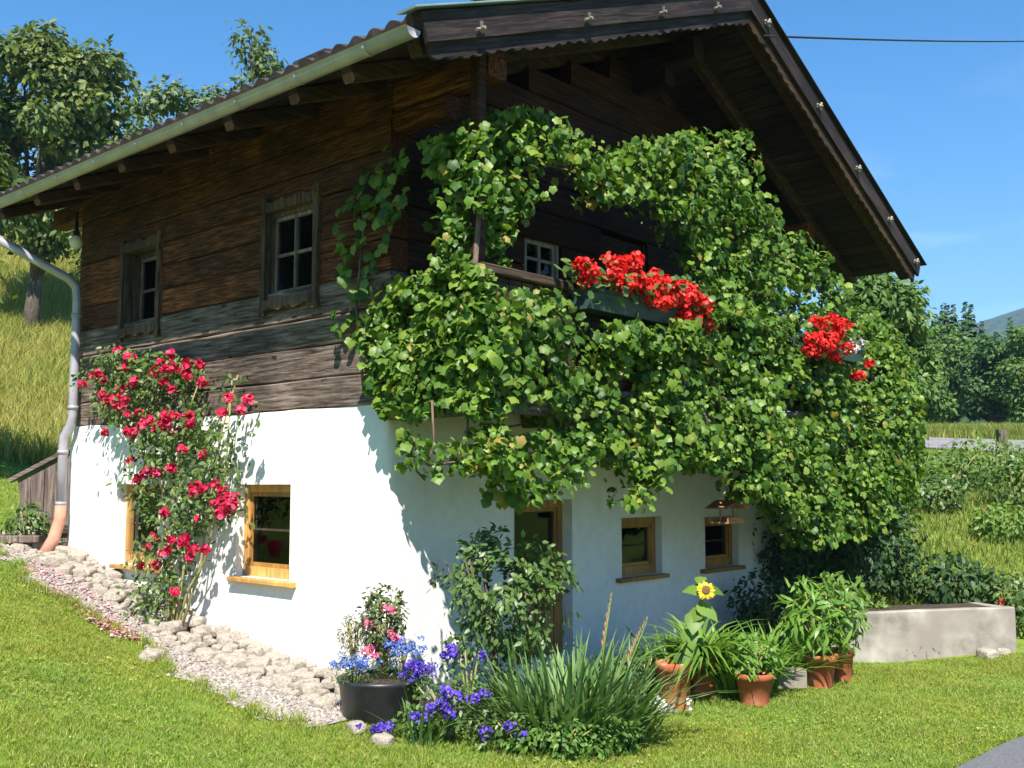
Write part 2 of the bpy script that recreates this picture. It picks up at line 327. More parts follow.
def leaf_mesh(name, T, P, N, D, size):
    P = np.asarray(P, float); N = unit(np.asarray(N, float)); D = np.asarray(D, float); D = unit(D - N * (D * N).sum(1, keepdims=True)); X = np.cross(D, N)
    V, F = T; sz = np.asarray(size, float).reshape(-1, 1, 1) * np.ones((len(P), 1, 1))
    A = P[:, None] + sz * (V[None, :, 0:1] * X[:, None] + V[None, :, 1:2] * D[:, None] + V[None, :, 2:3] * N[:, None])
    FF = (F[None] + (np.arange(len(P)) * len(V))[:, None, None]).reshape(-1, 3)
    return np_mesh(name, A.reshape(-1, 3), FF)
def blades(name, P, h, w, lean, seedrng=R):           # bent grass blades: two triangles + tip
    n = len(P); a = seedrng.uniform(0, 2 * math.pi, n); b = seedrng.uniform(0, 2 * math.pi, n)
    side = np.stack([np.cos(a), np.sin(a), 0 * a], 1) * (w / 2)[:, None]
    ld = np.stack([np.cos(b), np.sin(b), 0 * b], 1) * (lean * h)[:, None]; up = np.zeros((n, 3)); up[:, 2] = h
    V = np.stack([P - side, P + side, P + ld * .35 + up * .6 + side * .7, P + ld * .35 + up * .6 - side * .7, P + ld + up * .95], 1).reshape(-1, 3)
    o = (np.arange(n) * 5)[:, None, None]; F = (np.array([(0, 1, 2), (0, 2, 3), (3, 2, 4)])[None] + o).reshape(-1, 3)
    return np_mesh(name, V, F)
def straps(name, base, az, length, width, arch, droop, n=6, twist=.0):
    """Long curved leaves: base (k,3), az heading, arch = outward lean, droop = how far the tip falls."""
    k = len(base); t = np.linspace(0, 1, n)[None, :]
    out = length[:, None] * (arch[:, None] * t + .5 * droop[:, None] * t ** 2)
    up = length[:, None] * (t * np.sqrt(np.maximum(.05, 1 - arch[:, None] ** 2)) - .75 * droop[:, None] * t ** 2.2)
    hx = np.cos(az)[:, None]; hy = np.sin(az)[:, None]
    C_ = np.stack([base[:, 0:1] + hx * out, base[:, 1:2] + hy * out, base[:, 2:3] + up], 2)
    w = width[:, None] * np.clip(1.1 * (1 - t ** 2.5), .03, 1) * (.7 + .6 * np.minimum(t * 2, .5)) / 2
    sd = np.stack([-hy, hx, 0 * hx], 2)
    L_ = C_ - sd * w[:, :, None]; R_ = C_ + sd * w[:, :, None]; mid = C_ - np.array([0, 0, 1]) * (w * .25)[:, :, None]
    V = np.stack([L_, mid, R_], 2).reshape(k, -1, 3); F = []
    for i in range(n - 1):
        a = i * 3
        for j in (0, 1): F.append((a + j, a + j + 1, a + j + 4, a + j + 3))
    FF = (np.array(F)[None] + (np.arange(k) * n * 3)[:, None, None]).reshape(-1, 4)
    return np_mesh(name, V.reshape(-1, 3), FF, True)
def in_poly(poly, x, y):
    x = np.asarray(x); y = np.asarray(y); ins = np.zeros(len(x), bool); n = len(poly)
    for i in range(n):
        x0, y0 = poly[i]; x1, y1 = poly[(i + 1) % n]
        if y0 == y1: continue
        c = ((y0 > y) != (y1 > y)) & (x < (x1 - x0) * (y - y0) / (y1 - y0) + x0); ins ^= c
    return ins
def fill_poly(poly, n):
    p = np.array(poly); lo = p.min(0); hi = p.max(0); out = np.zeros((0, 2))
    while len(out) < n:
        q = R.uniform(lo, hi, (n * 3, 2)); out = np.concatenate([out, q[in_poly(poly, q[:, 0], q[:, 1])]])
    return out[:n]
def ball_bloom(mb_pts, c, r, n, flat=.75):            # petals over a dome; collects positions for one leaf mesh
    d = unit(R.normal(size=(n, 3)) + np.array([0, 0, .5])); mb_pts.append((np.asarray(c) + d * r * np.array([1, 1, flat]), d))
def petal_mesh(name, c, r, n, size, flat=.8, T=T_ROUND, upb=.5):
    c = np.asarray(c, float); d = unit(R.normal(size=(n, 3)) + np.array([0, 0, upb]))
    P = c + d * (r * np.array([1, 1, flat])) * R.uniform(.55, 1, (n, 1)); N = unit(d + R.normal(size=(n, 3)) * .45); D = R.normal(size=(n, 3))
    return leaf_mesh(name, T, P, N, D, size * R.uniform(.75, 1.2, n))

# ================================================================== THE SETTING
def axis(lo, hi, step, far, grow=1.22):
    a = list(np.arange(lo, hi + 1e-6, step)); s = step
    while a[-1] < far: s *= grow; a.append(a[-1] + s)
    s = step
    while a[0] > -far: s *= grow; a.insert(0, a[0] - s)
    return np.array(a)
gx = axis(-14, 12, .35, 1500); gy = axis(-2, 34, .35, 1500)
XX, YY = np.meshgrid(gx, gy); ZZ = gz(XX, YY); nx, ny = len(gx), len(gy)
idx = np.arange(nx * ny).reshape(ny, nx)
Fg = np.stack([idx[:-1, :-1], idx[:-1, 1:], idx[1:, 1:], idx[1:, :-1]], -1).reshape(-1, 4)
m, nt, b = mat('ground', .95, .1)
n1 = tex_noise(nt, (1, 1, 1), .35, 5.); n2 = tex_noise(nt, (1, 1, 1), 9., 6.)
r1 = ramp(nt, [(.3, (.11, .17, .022)), (.52, (.16, .23, .03)), (.72, (.22, .26, .055))]); nt.links.new(n1.outputs[0], r1.inputs[0])
r2 = ramp(nt, [(.3, (.6, .6, .6)), (.7, (1.15, 1.15, 1.1))]); nt.links.new(n2.outputs[0], r2.inputs[0])
nt.links.new(mixc(nt, 1., r1.outputs[0], r2.outputs[0], 'MULTIPLY'), b.inputs['Base Color']); bump(nt, b, n2.outputs[0], .6, .05)
M['ground'] = m
tag(link('ground', np_mesh('ground', np.stack([XX, YY, ZZ], -1).reshape(-1, 3), Fg, True), m), kind='structure')

def drape(name, left_edge, right_edge, m, nseg=24, nc=6, lift=.006, label=None):
    """A sheet between two polylines laid on the ground."""
    def res(pl):
        pl = np.array(pl, float); d = np.r_[0, np.cumsum(np.linalg.norm(np.diff(pl, axis=0), axis=1))]; t = np.linspace(0, d[-1], nseg)
        return np.stack([np.interp(t, d, pl[:, 0]), np.interp(t, d, pl[:, 1])], 1)
    a, b = res(left_edge), res(right_edge); V = []
    for k in range(nseg):
        for j in range(nc):
            q = a[k] + (b[k] - a[k]) * j / (nc - 1); V.append((q[0], q[1], G(*q) + lift))
    F = [(k * nc + j, k * nc + j + 1, k * nc + nc + j + 1, k * nc + nc + j) for k in range(nseg - 1) for j in range(nc - 1)]
    return tag(link(name, np_mesh(name, V, F, True), m), kind='structure')
asph_edge = [(1.2, 4.6), (2.0, 5.75), (2.75, 6.65), (3.5, 7.33), (4.5, 7.95), (6.5, 8.7), (10, 9.4)]
drape('asphalt_drive', asph_edge, [(4, 1.5), (5, 2.5), (6, 3.4), (7, 4), (8, 4.6), (9, 5), (12, 5.5)], M['asphalt'], 50, 24, .012)
drape('country_road', [(8.2, 28.6), (11.5, 26.0), (14, 24.0), (20, 21.2)], [(8.2, 31.6), (12.2, 29.4), (15, 27.6), (21, 25)], M['lane'], 40, 8, .03)

# distant mountain and wooded ridge
def mountain(name, x0, x1, y0, y1, crest, m, n=60):
    xs = np.linspace(x0, x1, n); ys = np.linspace(y0, y1, 30); V = []
    for yy in ys:
        for xx in xs:
            t = (yy - y0) / (y1 - y0); prof = math.sin(math.pi * min(1, t * .9 + .02)) ** 1.1
            V.append((xx, yy, crest(xx) * prof + 14 * mnoise.noise(Vector((xx * .011, yy * .012, 1.3))) + 4))
    F = [(j * n + i, j * n + i + 1, j * n + n + i + 1, j * n + n + i) for j in range(29) for i in range(n - 1)]
    return tag(link(name, np_mesh(name, V, F, True), m), kind='structure')
M['ridge'] = noisy('wooded_slope', [(.3, (.012, .03, .012)), (.5, (.03, .055, .02)), (.7, (.05, .075, .028))], .08, (1, 1, 1), rough=1, bs=1., bd=6, detail=8)
mountain('distant_mountain', 250, 1500, 700, 1500, lambda x: float(np.interp(x, [250, 380, 470, 540, 700, 1000, 1500], [26, 100, 155, 184, 235, 295, 265])), M['ridge'])

# ---- grass (stuff)
def ground_pts(n, x0, x1, y0, y1, keep):
    out = np.zeros((0, 2))
    while len(out) < n:
        q = R.uniform((x0, y0), (x1, y1), (n * 2, 2)); out = np.concatenate([out, q[keep(q[:, 0], q[:, 1])]])
    out = out[:n]; return np.stack([out[:, 0], out[:, 1], gz(out[:, 0], out[:, 1])], 1)
def house_xy(x, y):
    qx, qy = x - HC[0], y - HC[1]; return qx * dR[0] + qy * dR[1], qx * dL[0] + qy * dL[1]
EDGE = np.array(asph_edge)
def off_road(x, y): return (y > np.interp(x, EDGE[:, 0], EDGE[:, 1], left=-99)) | (x < EDGE[0, 0])
def in_view(x, y, pad=.06): r = x / np.maximum(y, .1); return (np.abs(r) < .50 + pad)
def border_w(u): return .93 + .1 * np.sin(u * 2.1) + .06 * np.sin(u * 5.3 + 1) + .04 * np.sin(u * 17)
def lawn_left(x, y):
    hx, hy = house_xy(x, y); return in_view(x, y) & off_road(x, y) & ~((hx > -border_w(hy) + .12 * (R.random(len(x)) ** 2)) & (hy > -.35)) & ~((hy > -1.2) & (hx > -.05) & (hx < 5.5)) & (x < px_x(880, y) + 0 * y)
def lawn_right(x, y):
    hx, hy = house_xy(x, y); return in_view(x, y) & off_road(x, y) & ~((hy > -1.2) & (hx > -.05) & (hx < 5.5)) & (hy < -1.3) & (y < 10.3 + .26 * (x - 3.28))
def by_dist(n, y0, y1): pass
parts_ = []
P = ground_pts(210000, -6, 4, 4.3, 7.2, lambda x, y: lawn_left(x, y) | lawn_right(x, y)); parts_.append(P)
P = ground_pts(190000, -8, 6.5, 7.2, 11.6, lambda x, y: (lawn_left(x, y) & (x < -.5)) | lawn_right(x, y)); parts_.append(P)
P = ground_pts(26000, -11, -4.5, 11, 21, lambda x, y: in_view(x, y) & ~((house_xy(x, y)[0] > -.4) & (house_xy(x, y)[1] < 5.4))); parts_.append(P)
P = np.concatenate(parts_)
tuft = np.array([mnoise.noise(Vector((a * 2.3, b * 2.3, 0))) + .6 * mnoise.noise(Vector((a * 7, b * 7, 4))) for a, b in P[:, :2]])
hh = R.uniform(.012, .036, len(P)) * (1 + .9 * np.clip(tuft, -.5, 1)); hh *= np.where(P[:, 1] > 11, 1.7, 1)
ww = R.uniform(.003, .006, len(P)) * np.where(P[:, 1] > 11, 2, 1)
tag(link('lawn_grass', blades('lawn_grass', P, hh, ww, R.uniform(.2, 1.4, len(P))), M['lawn_blade']), 'short sunlit yellow green lawn grass in front of the house', 'grass', kind='stuff')
P = ground_pts(70000, -24, -7, 20, 46, lambda x, y: (x / y > -.56) & (x / y < -.30))
# longer tufts along the gravel and the bed, clover in the turf
u = R.uniform(-.3, 5.9, 5200); v = border_w(u) + R.normal(.0, .035, 5200) + .01; wp = HC[None] + np.outer(-v, dR) + np.outer(u, dL); wp2 = ground_pts(2600, -.6, 4.2, 6.4, 10.4, lambda x, y: (np.abs(house_xy(x, y)[1] + 1.25) < .12) & (house_xy(x, y)[0] > .1) & (house_xy(x, y)[0] < 5.4))
P_ = np.concatenate([np.stack([wp[:, 0], wp[:, 1], gz(wp[:, 0], wp[:, 1])], 1), wp2]); P_ = P_[np.array([mnoise.noise(Vector((a * 5, b * 5, 2.))) for a, b in P_[:, :2]]) > -.08]
tag(link('edge_grass', blades('edge_grass', P_, R.uniform(.04, .12, len(P_)), R.uniform(.004, .008, len(P_)), R.uniform(.3, 1.2, len(P_))), M['lawn_blade']), 'longer uncut grass along the gravel and the flower bed', 'grass', kind='stuff')
P_ = ground_pts(3000, -5, 5, 4.4, 10, lambda x, y: (lawn_left(x, y) | lawn_right(x, y)) & (np.array([mnoise.noise(Vector((a * 1.1, b * 1.1, 40.))) for a, b in np.stack([x, y], 1)]) + R.normal(0, .28, len(x)) > .2)); P_ = np.repeat(P_, 3, 0) + np.concatenate([R.normal(0, .008, (9000, 2)), R.uniform(.015, .03, (9000, 1))], 1)
tag(link('clover', leaf_mesh('clover', T_ROUND, P_, np.array((0, -.2, 1.)) + R.normal(size=P_.shape) * .35, R.normal(size=P_.shape), R.uniform(.01, .018, len(P_))), M['lawn_blade']), 'patches of clover and low weeds in the lawn', 'clover', kind='stuff')
tag(link('meadow_grass', blades('meadow_grass', P, R.uniform(.3, .75, len(P)), R.uniform(.012, .03, len(P)), R.uniform(.1, .8, len(P))), M['meadow_blade']), 'tall dry yellow meadow grass on the hillside behind the house', 'grass', kind='stuff')
P = ground_pts(30000, 7, 30, 29, 46, lambda x, y: (x / y > .28) & (x / y < .56) & ((y - np.interp(x, [8, 12, 15, 21], [30.5, 28, 26.4, 23.7])) > 1.4))
tag(link('dry_grass', blades('dry_grass', P, R.uniform(.1, .4, len(P)), R.uniform(.012, .03, len(P)), R.uniform(.1, .8, len(P))), M['meadow_blade']), 'pale dry grass along the far side of the country road', 'grass', kind='stuff')
P = ground_pts(60000, 3.2, 20, 11.2, 36, lambda x, y: (x / y > .28) & (x / y < .56) & (y < 31) & ~((y > 24) & (np.abs(y - np.interp(x, [8, 12, 15, 21], [30.2, 27.5, 25.7, 23.0])) < 2.2)))
hb = R.uniform(.06, .2, len(P)); hb = np.where(P[:, 1] > 29, hb * 2.6, hb)
tag(link('bank_grass', blades('bank_grass', P, hb, R.uniform(.008, .02, len(P)), R.uniform(.1, .8, len(P))), M['bank_blade']), 'rough green grass on the bank between the trough and the road', 'grass', kind='stuff')

# ================================================================== THE FARMHOUSE
HW, HD = 6.30, 5.15                 # gable width, depth of the side
ZW = 2.20                           # top of the white storey
house = hthing('farmhouse', 'old alpine farmhouse with dark log upper storey on a whitewashed ground floor', 'house', (0, 0, 0))
RX, RZ = 3.38, 6.25; EX0, EZ0, EX1, EZ1 = -.88, 4.55, 7.46, 4.27   # ridge and the two eaves
RY0, RY1 = -1.33, 6.2
def roof_z(x): return EZ0 + (RZ - EZ0) * (x - EX0) / (RX - EX0) if x < RX else EZ1 + (RZ - EZ1) * (EX1 - x) / (EX1 - RX)

OUT = .03
LW = [(1.17, 1.95, .78, 1.58), (3.28, 4.04, .78, 1.58)]                      # low windows, left wall (u0,u1,z0,z1)
GW = [(1.42, 2.22, .05, 1.44), (2.99, 3.69, .68, 1.25), (4.52, 5.23, .67, 1.22)]   # openings of the gable's white storey
LU = [(.94, 1.62, 3.18, 3.97), (3.47, 4.14, 3.18, 3.98)]                     # upper left wall
GU = [(1.60, 2.12, 3.40, 3.84), (2.75, 3.55, 2.25, 4.05), (4.0, 4.7, 3.2, 3.85)]

def grid_wall(mb, us, zs, holes, fn, depth, wav=.012, step=.22):
    """Plaster face with real openings and reveals; fn(u, z, d) -> point, d = into the wall."""
    def lines(lo, hi, cuts):
        c = sorted(set([lo, hi] + [v for v in cuts if lo < v < hi])); out = []
        for a, b in zip(c[:-1], c[1:]):
            k = max(1, int(math.ceil((b - a) / step))); out += [a + (b - a) * i / k for i in range(k)]
        return out + [hi]
    U = [us[0], us[0] + .012, us[0] + .026, us[0] + .045] + lines(us[0] + .0637, us[1], [h[0] for h in holes] + [h[1] for h in holes]); Z = lines(zs[0], zs[1], [h[2] for h in holes] + [h[3] for h in holes])
    def hole(u, z): return any(h[0] < u < h[1] and h[2] < z < h[3] for h in holes)
    V = []; F = []
    for z in Z:
        for u in U:
            d = wav * mnoise.noise(Vector((u * 1.3, z * 1.3, 5))) - .02 * max(0, 1 - (z - zs[0]) / 1.2)
            d += .03 * sstep(.06, 0, zs[1] - z)                        # soft rolled top edge
            t = u + OUT                                                # rounded house corner
            if t < .09: d = d * sstep(.0264, .09, t) + .09 - math.sqrt(max(0, .09 ** 2 - (.09 - t) ** 2))
            V.append(fn(u, z + (.02 * mnoise.noise(Vector((u * 2.2, 3.1, 1.))) if z == zs[1] else 0), float(d)))
    n = len(U)
    for j in range(len(Z) - 1):
        for i in range(n - 1):
            if not hole((U[i] + U[i + 1]) / 2, (Z[j] + Z[j + 1]) / 2): F.append((j * n + i, j * n + i + 1, j * n + n + i + 1, j * n + n + i))
    mb.add(V, F)
    for (a, b, c, d) in holes:
        k = 4
        ring = [(a + (b - a) * i / k, c) for i in range(k)] + [(b, c + (d - c) * i / k) for i in range(k)] + [(b - (b - a) * i / k, d) for i in range(k)] + [(a, d - (d - c) * i / k) for i in range(k)]
        m_ = len(ring); mb.add([fn(u, z, -.004) for u, z in ring] + [fn(u, z, depth) for u, z in ring], [(i, (i + 1) % m_, (i + 1) % m_ + m_, i + m_) for i in range(m_)])
fl = lambda u, z, d: (-OUT + d, u, z)         # left wall
fg = lambda s, z, d: (s, -OUT + d, z)         # gable
w1 = MB()
grid_wall(w1, (-OUT + .02637, HD), (-.3, ZW), LW, fl, .20)
grid_wall(w1, (-OUT + .02637, HW), (-.5, ZW), GW, fg, .20)
w1.box((.012, .012, ZW - .06), (.3, HD, ZW - .03)); w1.box((.301, .012, ZW - .06), (HW, .3, ZW - .03))
w1.box((HW - .28, .31, -.6), (HW, HD - .31, ZW - .013)); w1.box((.31, HD - .28, -.6), (HW - .001, HD, ZW - .013))
wallo = w1.build('plaster_wall', M['plaster'], house, True, fix=False)
def pieces(lo, hi, cuts):                      # a log with window gaps taken out
    segs = [(lo, hi)]
    for a, b in cuts:
        segs = [q for (x, y) in segs for q in ((x, min(y, a)), (max(x, b), y)) if q[1] - q[0] > .02]
    return segs
logy, greyy, logx, greyx = MB(), MB(), MB(), MB()
z = ZW; k = 0
while z < 4.72:
    h = random.uniform(.235, .29); zc = z + h / 2
    for (a, b) in pieces(0, HD, [(u0, u1) for (u0, u1, z0, z1) in LU if z0 - .03 < zc < z1 + .03]):
        (greyy if z < 3.0 else logy).beam((.09 + random.uniform(-.006, .006), a, zc), (.09, b, zc), .18, h - .006, jit=.004, n=max(2, int((b - a) / .35)), ch=.013)
    z += h
z = ZW
while z < 6.0:
    h = random.uniform(.235, .29); zc = z + h / 2
    lo, hi = .185, HW
    if z + h > roof_z(lo) - .14: lo = EX0 + (z + h + .16 - EZ0) / ((RZ - EZ0) / (RX - EX0))
    if z + h > roof_z(hi) - .14: hi = EX1 - (z + h + .16 - EZ1) / ((RZ - EZ1) / (EX1 - RX))
    if hi - lo < .2: break
    for (a, b) in pieces(lo, hi, [(u0, u1) for (u0, u1, z0, z1) in GU if z0 - .03 < zc < z1 + .03]):
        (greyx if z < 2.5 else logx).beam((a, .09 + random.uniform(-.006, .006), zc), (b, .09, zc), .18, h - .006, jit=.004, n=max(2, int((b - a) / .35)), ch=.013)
    z += h
lw = logy.build('log_wall', M['log_y'], house); greyy.build('weathered_log', M['grey_y'], lw)
gw = logx.build('log_wall', M['log_x'], house); greyx.build('weathered_log', M['grey_x'], gw)
mb = MB()
for k in range(10): mb.beam((HW - .09, .19, ZW + .12 + k * .26), (HW - .09, HD, ZW + .12 + k * .26), .18, .255, jit=.005, n=6, ch=.02)
mb.build('log_wall', M['log_y'], house)
mb = MB()
for k in range(14):
    zz = ZW + .12 + k * .26; lo, hi = .19, HW - .19
    if zz > 4.4: lo = EX0 + (zz + .3 - EZ0) / .4; hi = EX1 - (zz + .3 - EZ1) / .486
    if hi - lo > .2: mb.beam((lo, HD - .09, zz), (hi, HD - .09, zz), .18, .255, jit=.005, n=6, ch=.02)
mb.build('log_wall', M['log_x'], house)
mb = MB(); mb.box((.35, .35, ZW - .12), (HW - .35, HD - .35, ZW - .05)); mb.box((.35, .35, .0), (HW - .35, HD - .35, .05)); mb.box((.75, .75, .05), (HW - .4, HD - .4, ZW - .13))
mb.build('inner_rooms', M['inside'], house)

# ---- windows
def window(rect, fn, style, axis_='y', curtain=True, ncol=1, nrow=2, sill=True, din=.10):
    """fn(u, z, d): d = depth behind the wall face."""
    u0, u1, z0, z1 = rect; fr = M['pine'] if style == 'pine' else (M['pine_dark'] if style == 'larch' else M['pale_frame'] if style == 'pale' else M['casing'])
    def bx(mb, a0, a1, b0, b1, d0, d1): mb.box(fn(a0, b0, d0), fn(a1, b1, d1))
    f = MB(); t = .07 if style in ('pine', 'larch') else .045
    bx(f, u0 + .002, u0 + t, z0 + .002, z1 - .002, din, din + .07); bx(f, u1 - t, u1 - .002, z0 + .002, z1 - .002, din, din + .07)
    bx(f, u0 + t, u1 - t, z1 - t, z1 - .002, din, din + .07); bx(f, u0 + t, u1 - t, z0 + .002, z0 + t * 1.25, din, din + .07)
    w = f.build('window', fr, house)
    s = MB(); a0, a1, b0, b1 = u0 + t, u1 - t, z0 + t * 1.25, z1 - t; q = .035; e = .014
    bx(s, a0 + .002, a0 + q, b0 + .002, b1 - .002, din + e, din + .055); bx(s, a1 - q, a1 - .002, b0 + .002, b1 - .002, din + e, din + .055)
    bx(s, a0 + q, a1 - q, b0 + .002, b0 + q, din + e, din + .055); bx(s, a0 + q, a1 - q, b1 - q, b1 - .002, din + e, din + .055)
    bw = .009 if style in ('pine', 'larch') else .014
    for i in range(1, ncol): c = a0 + (a1 - a0) * i / ncol; bx(s, c - bw * 1.3, c + bw * 1.3, b0 + q, b1 - q, din + e + .003, din + .05)
    bars = s if style in ('old', 'pale') else MB()
    for i in range(1, nrow):
        c = b0 + (b1 - b0) * i / nrow
        for j in range(ncol):
            l0 = a0 + q if j == 0 else a0 + (a1 - a0) * j / ncol + bw * 1.3; l1 = a1 - q if j == ncol - 1 else a0 + (a1 - a0) * (j + 1) / ncol - bw * 1.3
            bx(bars, l0, l1, c - bw, c + bw, din + e + .006, din + .046)
    s.build('sash', M['pine_dark'] if style == 'pine' else M['old_plank'] if style == 'old' else fr, w)
    if style in ('pine', 'larch') and nrow > 1: bars.build('glazing_bar', M['dark_x'], w)
    g = MB(); bx(g, a0 + q * .5, a1 - q * .5, b0 + q * .5, b1 - q * .5, din + .030, din + .036); g.build('pane', M['glass'], w)
    if curtain:
        c = MB()
        for (l, r) in (((a0, a0 + (a1 - a0) * .22), (a1 - (a1 - a0) * .24, a1)) if curtain == 'pair' else ((a0, a0 + (a1 - a0) * .5), (a0 + (a1 - a0) * .54, a1)) if curtain == 'net' else ((a0 + (a1 - a0) * .55, a1),)):
            n = 12; V = []
            for i in range(n + 1):
                uu = l + (r - l) * i / n; dd = din + (.085 if curtain == 'net' else .17) + .012 * math.sin(i * 2.1)
                V += [fn(uu, b0, dd), fn(uu, b1, dd)]
            c.add(V, [(2 * i, 2 * i + 2, 2 * i + 3, 2 * i + 1) for i in range(n)])
        c.build('curtain', M['net' if curtain == 'net' else 'curtain'], w, True)
    if sill:
        s = MB(); s.beam(np.array(fn(u0 - .10, z0 - .022, (din - .07) / 2)), np.array(fn(u1 + .03, z0 - .022, (din - .07) / 2)), din + .075, .04, ch=.006)
        s.build('sill', fr, w)
    return w
flw = lambda u, z, d: np.array((-OUT + d, u, z)); fgw = lambda u, z, d: np.array((u, -OUT + d, z))
w = window(LW[0], flw, 'pine', curtain='net', din=.075)
mb = MB(); mb.box((.115, 1.46, .89), (.135, 1.60, 1.0)); mb.tube([(.125, 1.58, 1.0), (.125, 1.57, 1.05), (.125, 1.47, 1.05)], [.014, .016, .014], 8)
mb.build('white_machine', M['curtain'], w)
window(LW[1], flw, 'pine', curtain='net', din=.075)
for r_, cu in ((GW[1], None), (GW[2], None)): window(r_, fgw, 'larch', curtain=None, din=.075)
window((1.42, 2.22, .53, 1.44), fgw, 'larch', curtain='pair', ncol=1, nrow=1, sill=False, din=.11)
d = MB(); d.box((1.43, -OUT + .12, .05), (2.21, -OUT + .17, .525))
for k in range(6): d.box((1.44 + k * .13, -OUT + .108, .07), (1.44 + k * .13 + .118, -OUT + .119, .51))
d.build('door_panel', M['pine_dark'], house)
# upper windows with hand-hewn casings
def wavy(mb, a0, a1, w, fn2, amp=.010, d0=-.035, d1=.03, n=14):
    """Board whose outer long edge waves; fn2(t along, s across, d)."""
    poly = [(a0, 0), (a1, 0)] + [(a1 - (a1 - a0) * i / n, w + amp * math.sin(i * 1.25 + a0 * 9) + amp * .5 * math.sin(i * 2.9)) for i in range(n + 1)]
    mb.prism(poly, fn2, d0, d1)
def upper_window(rect, fn, ncol, curtain, deep):
    u0, u1, z0, z1 = rect; w = window(rect, fn, 'old', curtain=curtain, ncol=ncol, nrow=2, sill=False, din=deep)
    c = MB()
    wavy(c, z0 - .13, z1 + .13, .065, lambda t, s, d: fn(u0 - s, t, d)); wavy(c, z0 - .13, z1 + .13, .065, lambda t, s, d: fn(u1 + s, t, d))
    wavy(c, u0 - .01, u1 + .01, .09, lambda t, s, d: fn(t, z1 + s, d), .016, -.03, .03); wavy(c, u0 - .01, u1 + .01, .085, lambda t, s, d: fn(t, z0 - s, d), .014, -.05, .03)
    c.build('casing', M['casing'], w)
    r = MB()
    for (a, b) in ((u0 - .001, u0 + .004), (u1 - .004, u1 + .001)): r.box(fn(a, z0, .0), fn(b, z1, deep + .06))
    r.box(fn(u0 + .005, z1 - .004, 0), fn(u1 - .005, z1 + .001, deep + .06)); r.box(fn(u0 + .005, z0 - .001, 0), fn(u1 - .005, z0 + .004, deep + .06)); r.build('reveal_board', M['casing'], w)
    return w
flu = lambda u, z, d: np.array((d, u, z)); fgu = lambda s, z, d: np.array((s, d, z))
w = upper_window(LU[0], flu, 2, 'pair', .03)
mb = MB(); mb.box((.078, 1.045, 3.285), (.084, 1.28, 3.345)); mb.box((.078, 1.30, 3.285), (.084, 1.535, 3.345)); mb.build('lace_edging', M['white_petal'], w)
upper_window(LU[1], flu, 1, None, .13)
window(GU[0], fgu, 'pale', curtain='pair', ncol=2, nrow=2, sill=False, din=.03); window(GU[2], fgu, 'pale', curtain='pair', ncol=2, nrow=2, sill=False, din=.03)
d = MB()
for k in range(6): d.box((2.76 + k * .131, .06, 2.26), (2.76 + k * .131 + .125, .10, 4.04))
d.box((2.752, .03, 2.26), (2.80, .058, 4.04)); d.box((3.50, .03, 2.26), (3.548, .058, 4.04)); d.build('balcony_door', M['rafter'], house)
mb = MB(); mb.box((.3, .3, ZW), (HW - .3, HD - .3, ZW + .06)); mb.box((.6, .6, ZW + .06), (HW - .5, HD - .5, 4.4)); mb.build('inner_rooms', M['inside'], house)

# ---- roof: wavy tiles with stepped courses, boards, rafters, purlins
def tile_slope(x0, z0, x1, z1):
    nrow = 13; per = .185; ys = np.arange(RY0 + .03, RY1, per / 8); V = []; F = []
    L_ = np.hypot(x1 - x0, z1 - z0); nxn, nzn = -(z1 - z0) / L_, (x1 - x0) / L_
    if nzn < 0: nxn, nzn = -nxn, -nzn
    cnt = 0
    for r_ in range(nrow):
        t0, t1 = r_ / nrow, (r_ + 1.06) / nrow
        rows = [(t0, -.012), (t0, .040), ((t0 + t1) / 2, .028), (min(t1, 1), .012)]; b = cnt
        for (t, lift) in rows:
            for y in ys:
                ph = 2 * math.pi * (y - RY0) / per; wv = .042 * (abs(math.sin(ph / 2)) ** 1.4)
                l = lift + (wv if lift > 0 else 0) + random.uniform(-.002, .002)
                V.append((x0 + (x1 - x0) * t + nxn * l, y, z0 + (z1 - z0) * t + nzn * l)); cnt += 1
        n = len(ys)
        for j in range(3):
            for i in range(n - 1): F.append((b + j * n + i, b + j * n + i + 1, b + j * n + n + i + 1, b + j * n + n + i))
    return V, F
mb = MB(); mb.add(*tile_slope(EX0 - .04, EZ0 - .01, RX, RZ + .01)); mb.add(*tile_slope(EX1 + .04, EZ1 - .01, RX, RZ + .01))
for k in range(19):
    y0 = RY0 + k * .4; mb.tube([(RX, y0, RZ + .03), (RX, min(y0 + .43, RY1), RZ + .04)], [.11, .125], 10)
roof = mb.build('roof', M['tile'], house, False, fix=False)
def slope_pt(side, t, y, dn):        # t 0 eave..1 ridge, dn below the tile plane
    x0, z0 = (EX0, EZ0) if side == 0 else (EX1, EZ1); x = x0 + (RX - x0) * t; zz = z0 + (RZ - z0) * t; L_ = np.hypot(RX - x0, RZ - z0); s = 1 if side == 0 else -1
    return np.array((x + s * dn * (RZ - z0) / L_, y, zz - dn * abs(RX - x0) / L_))
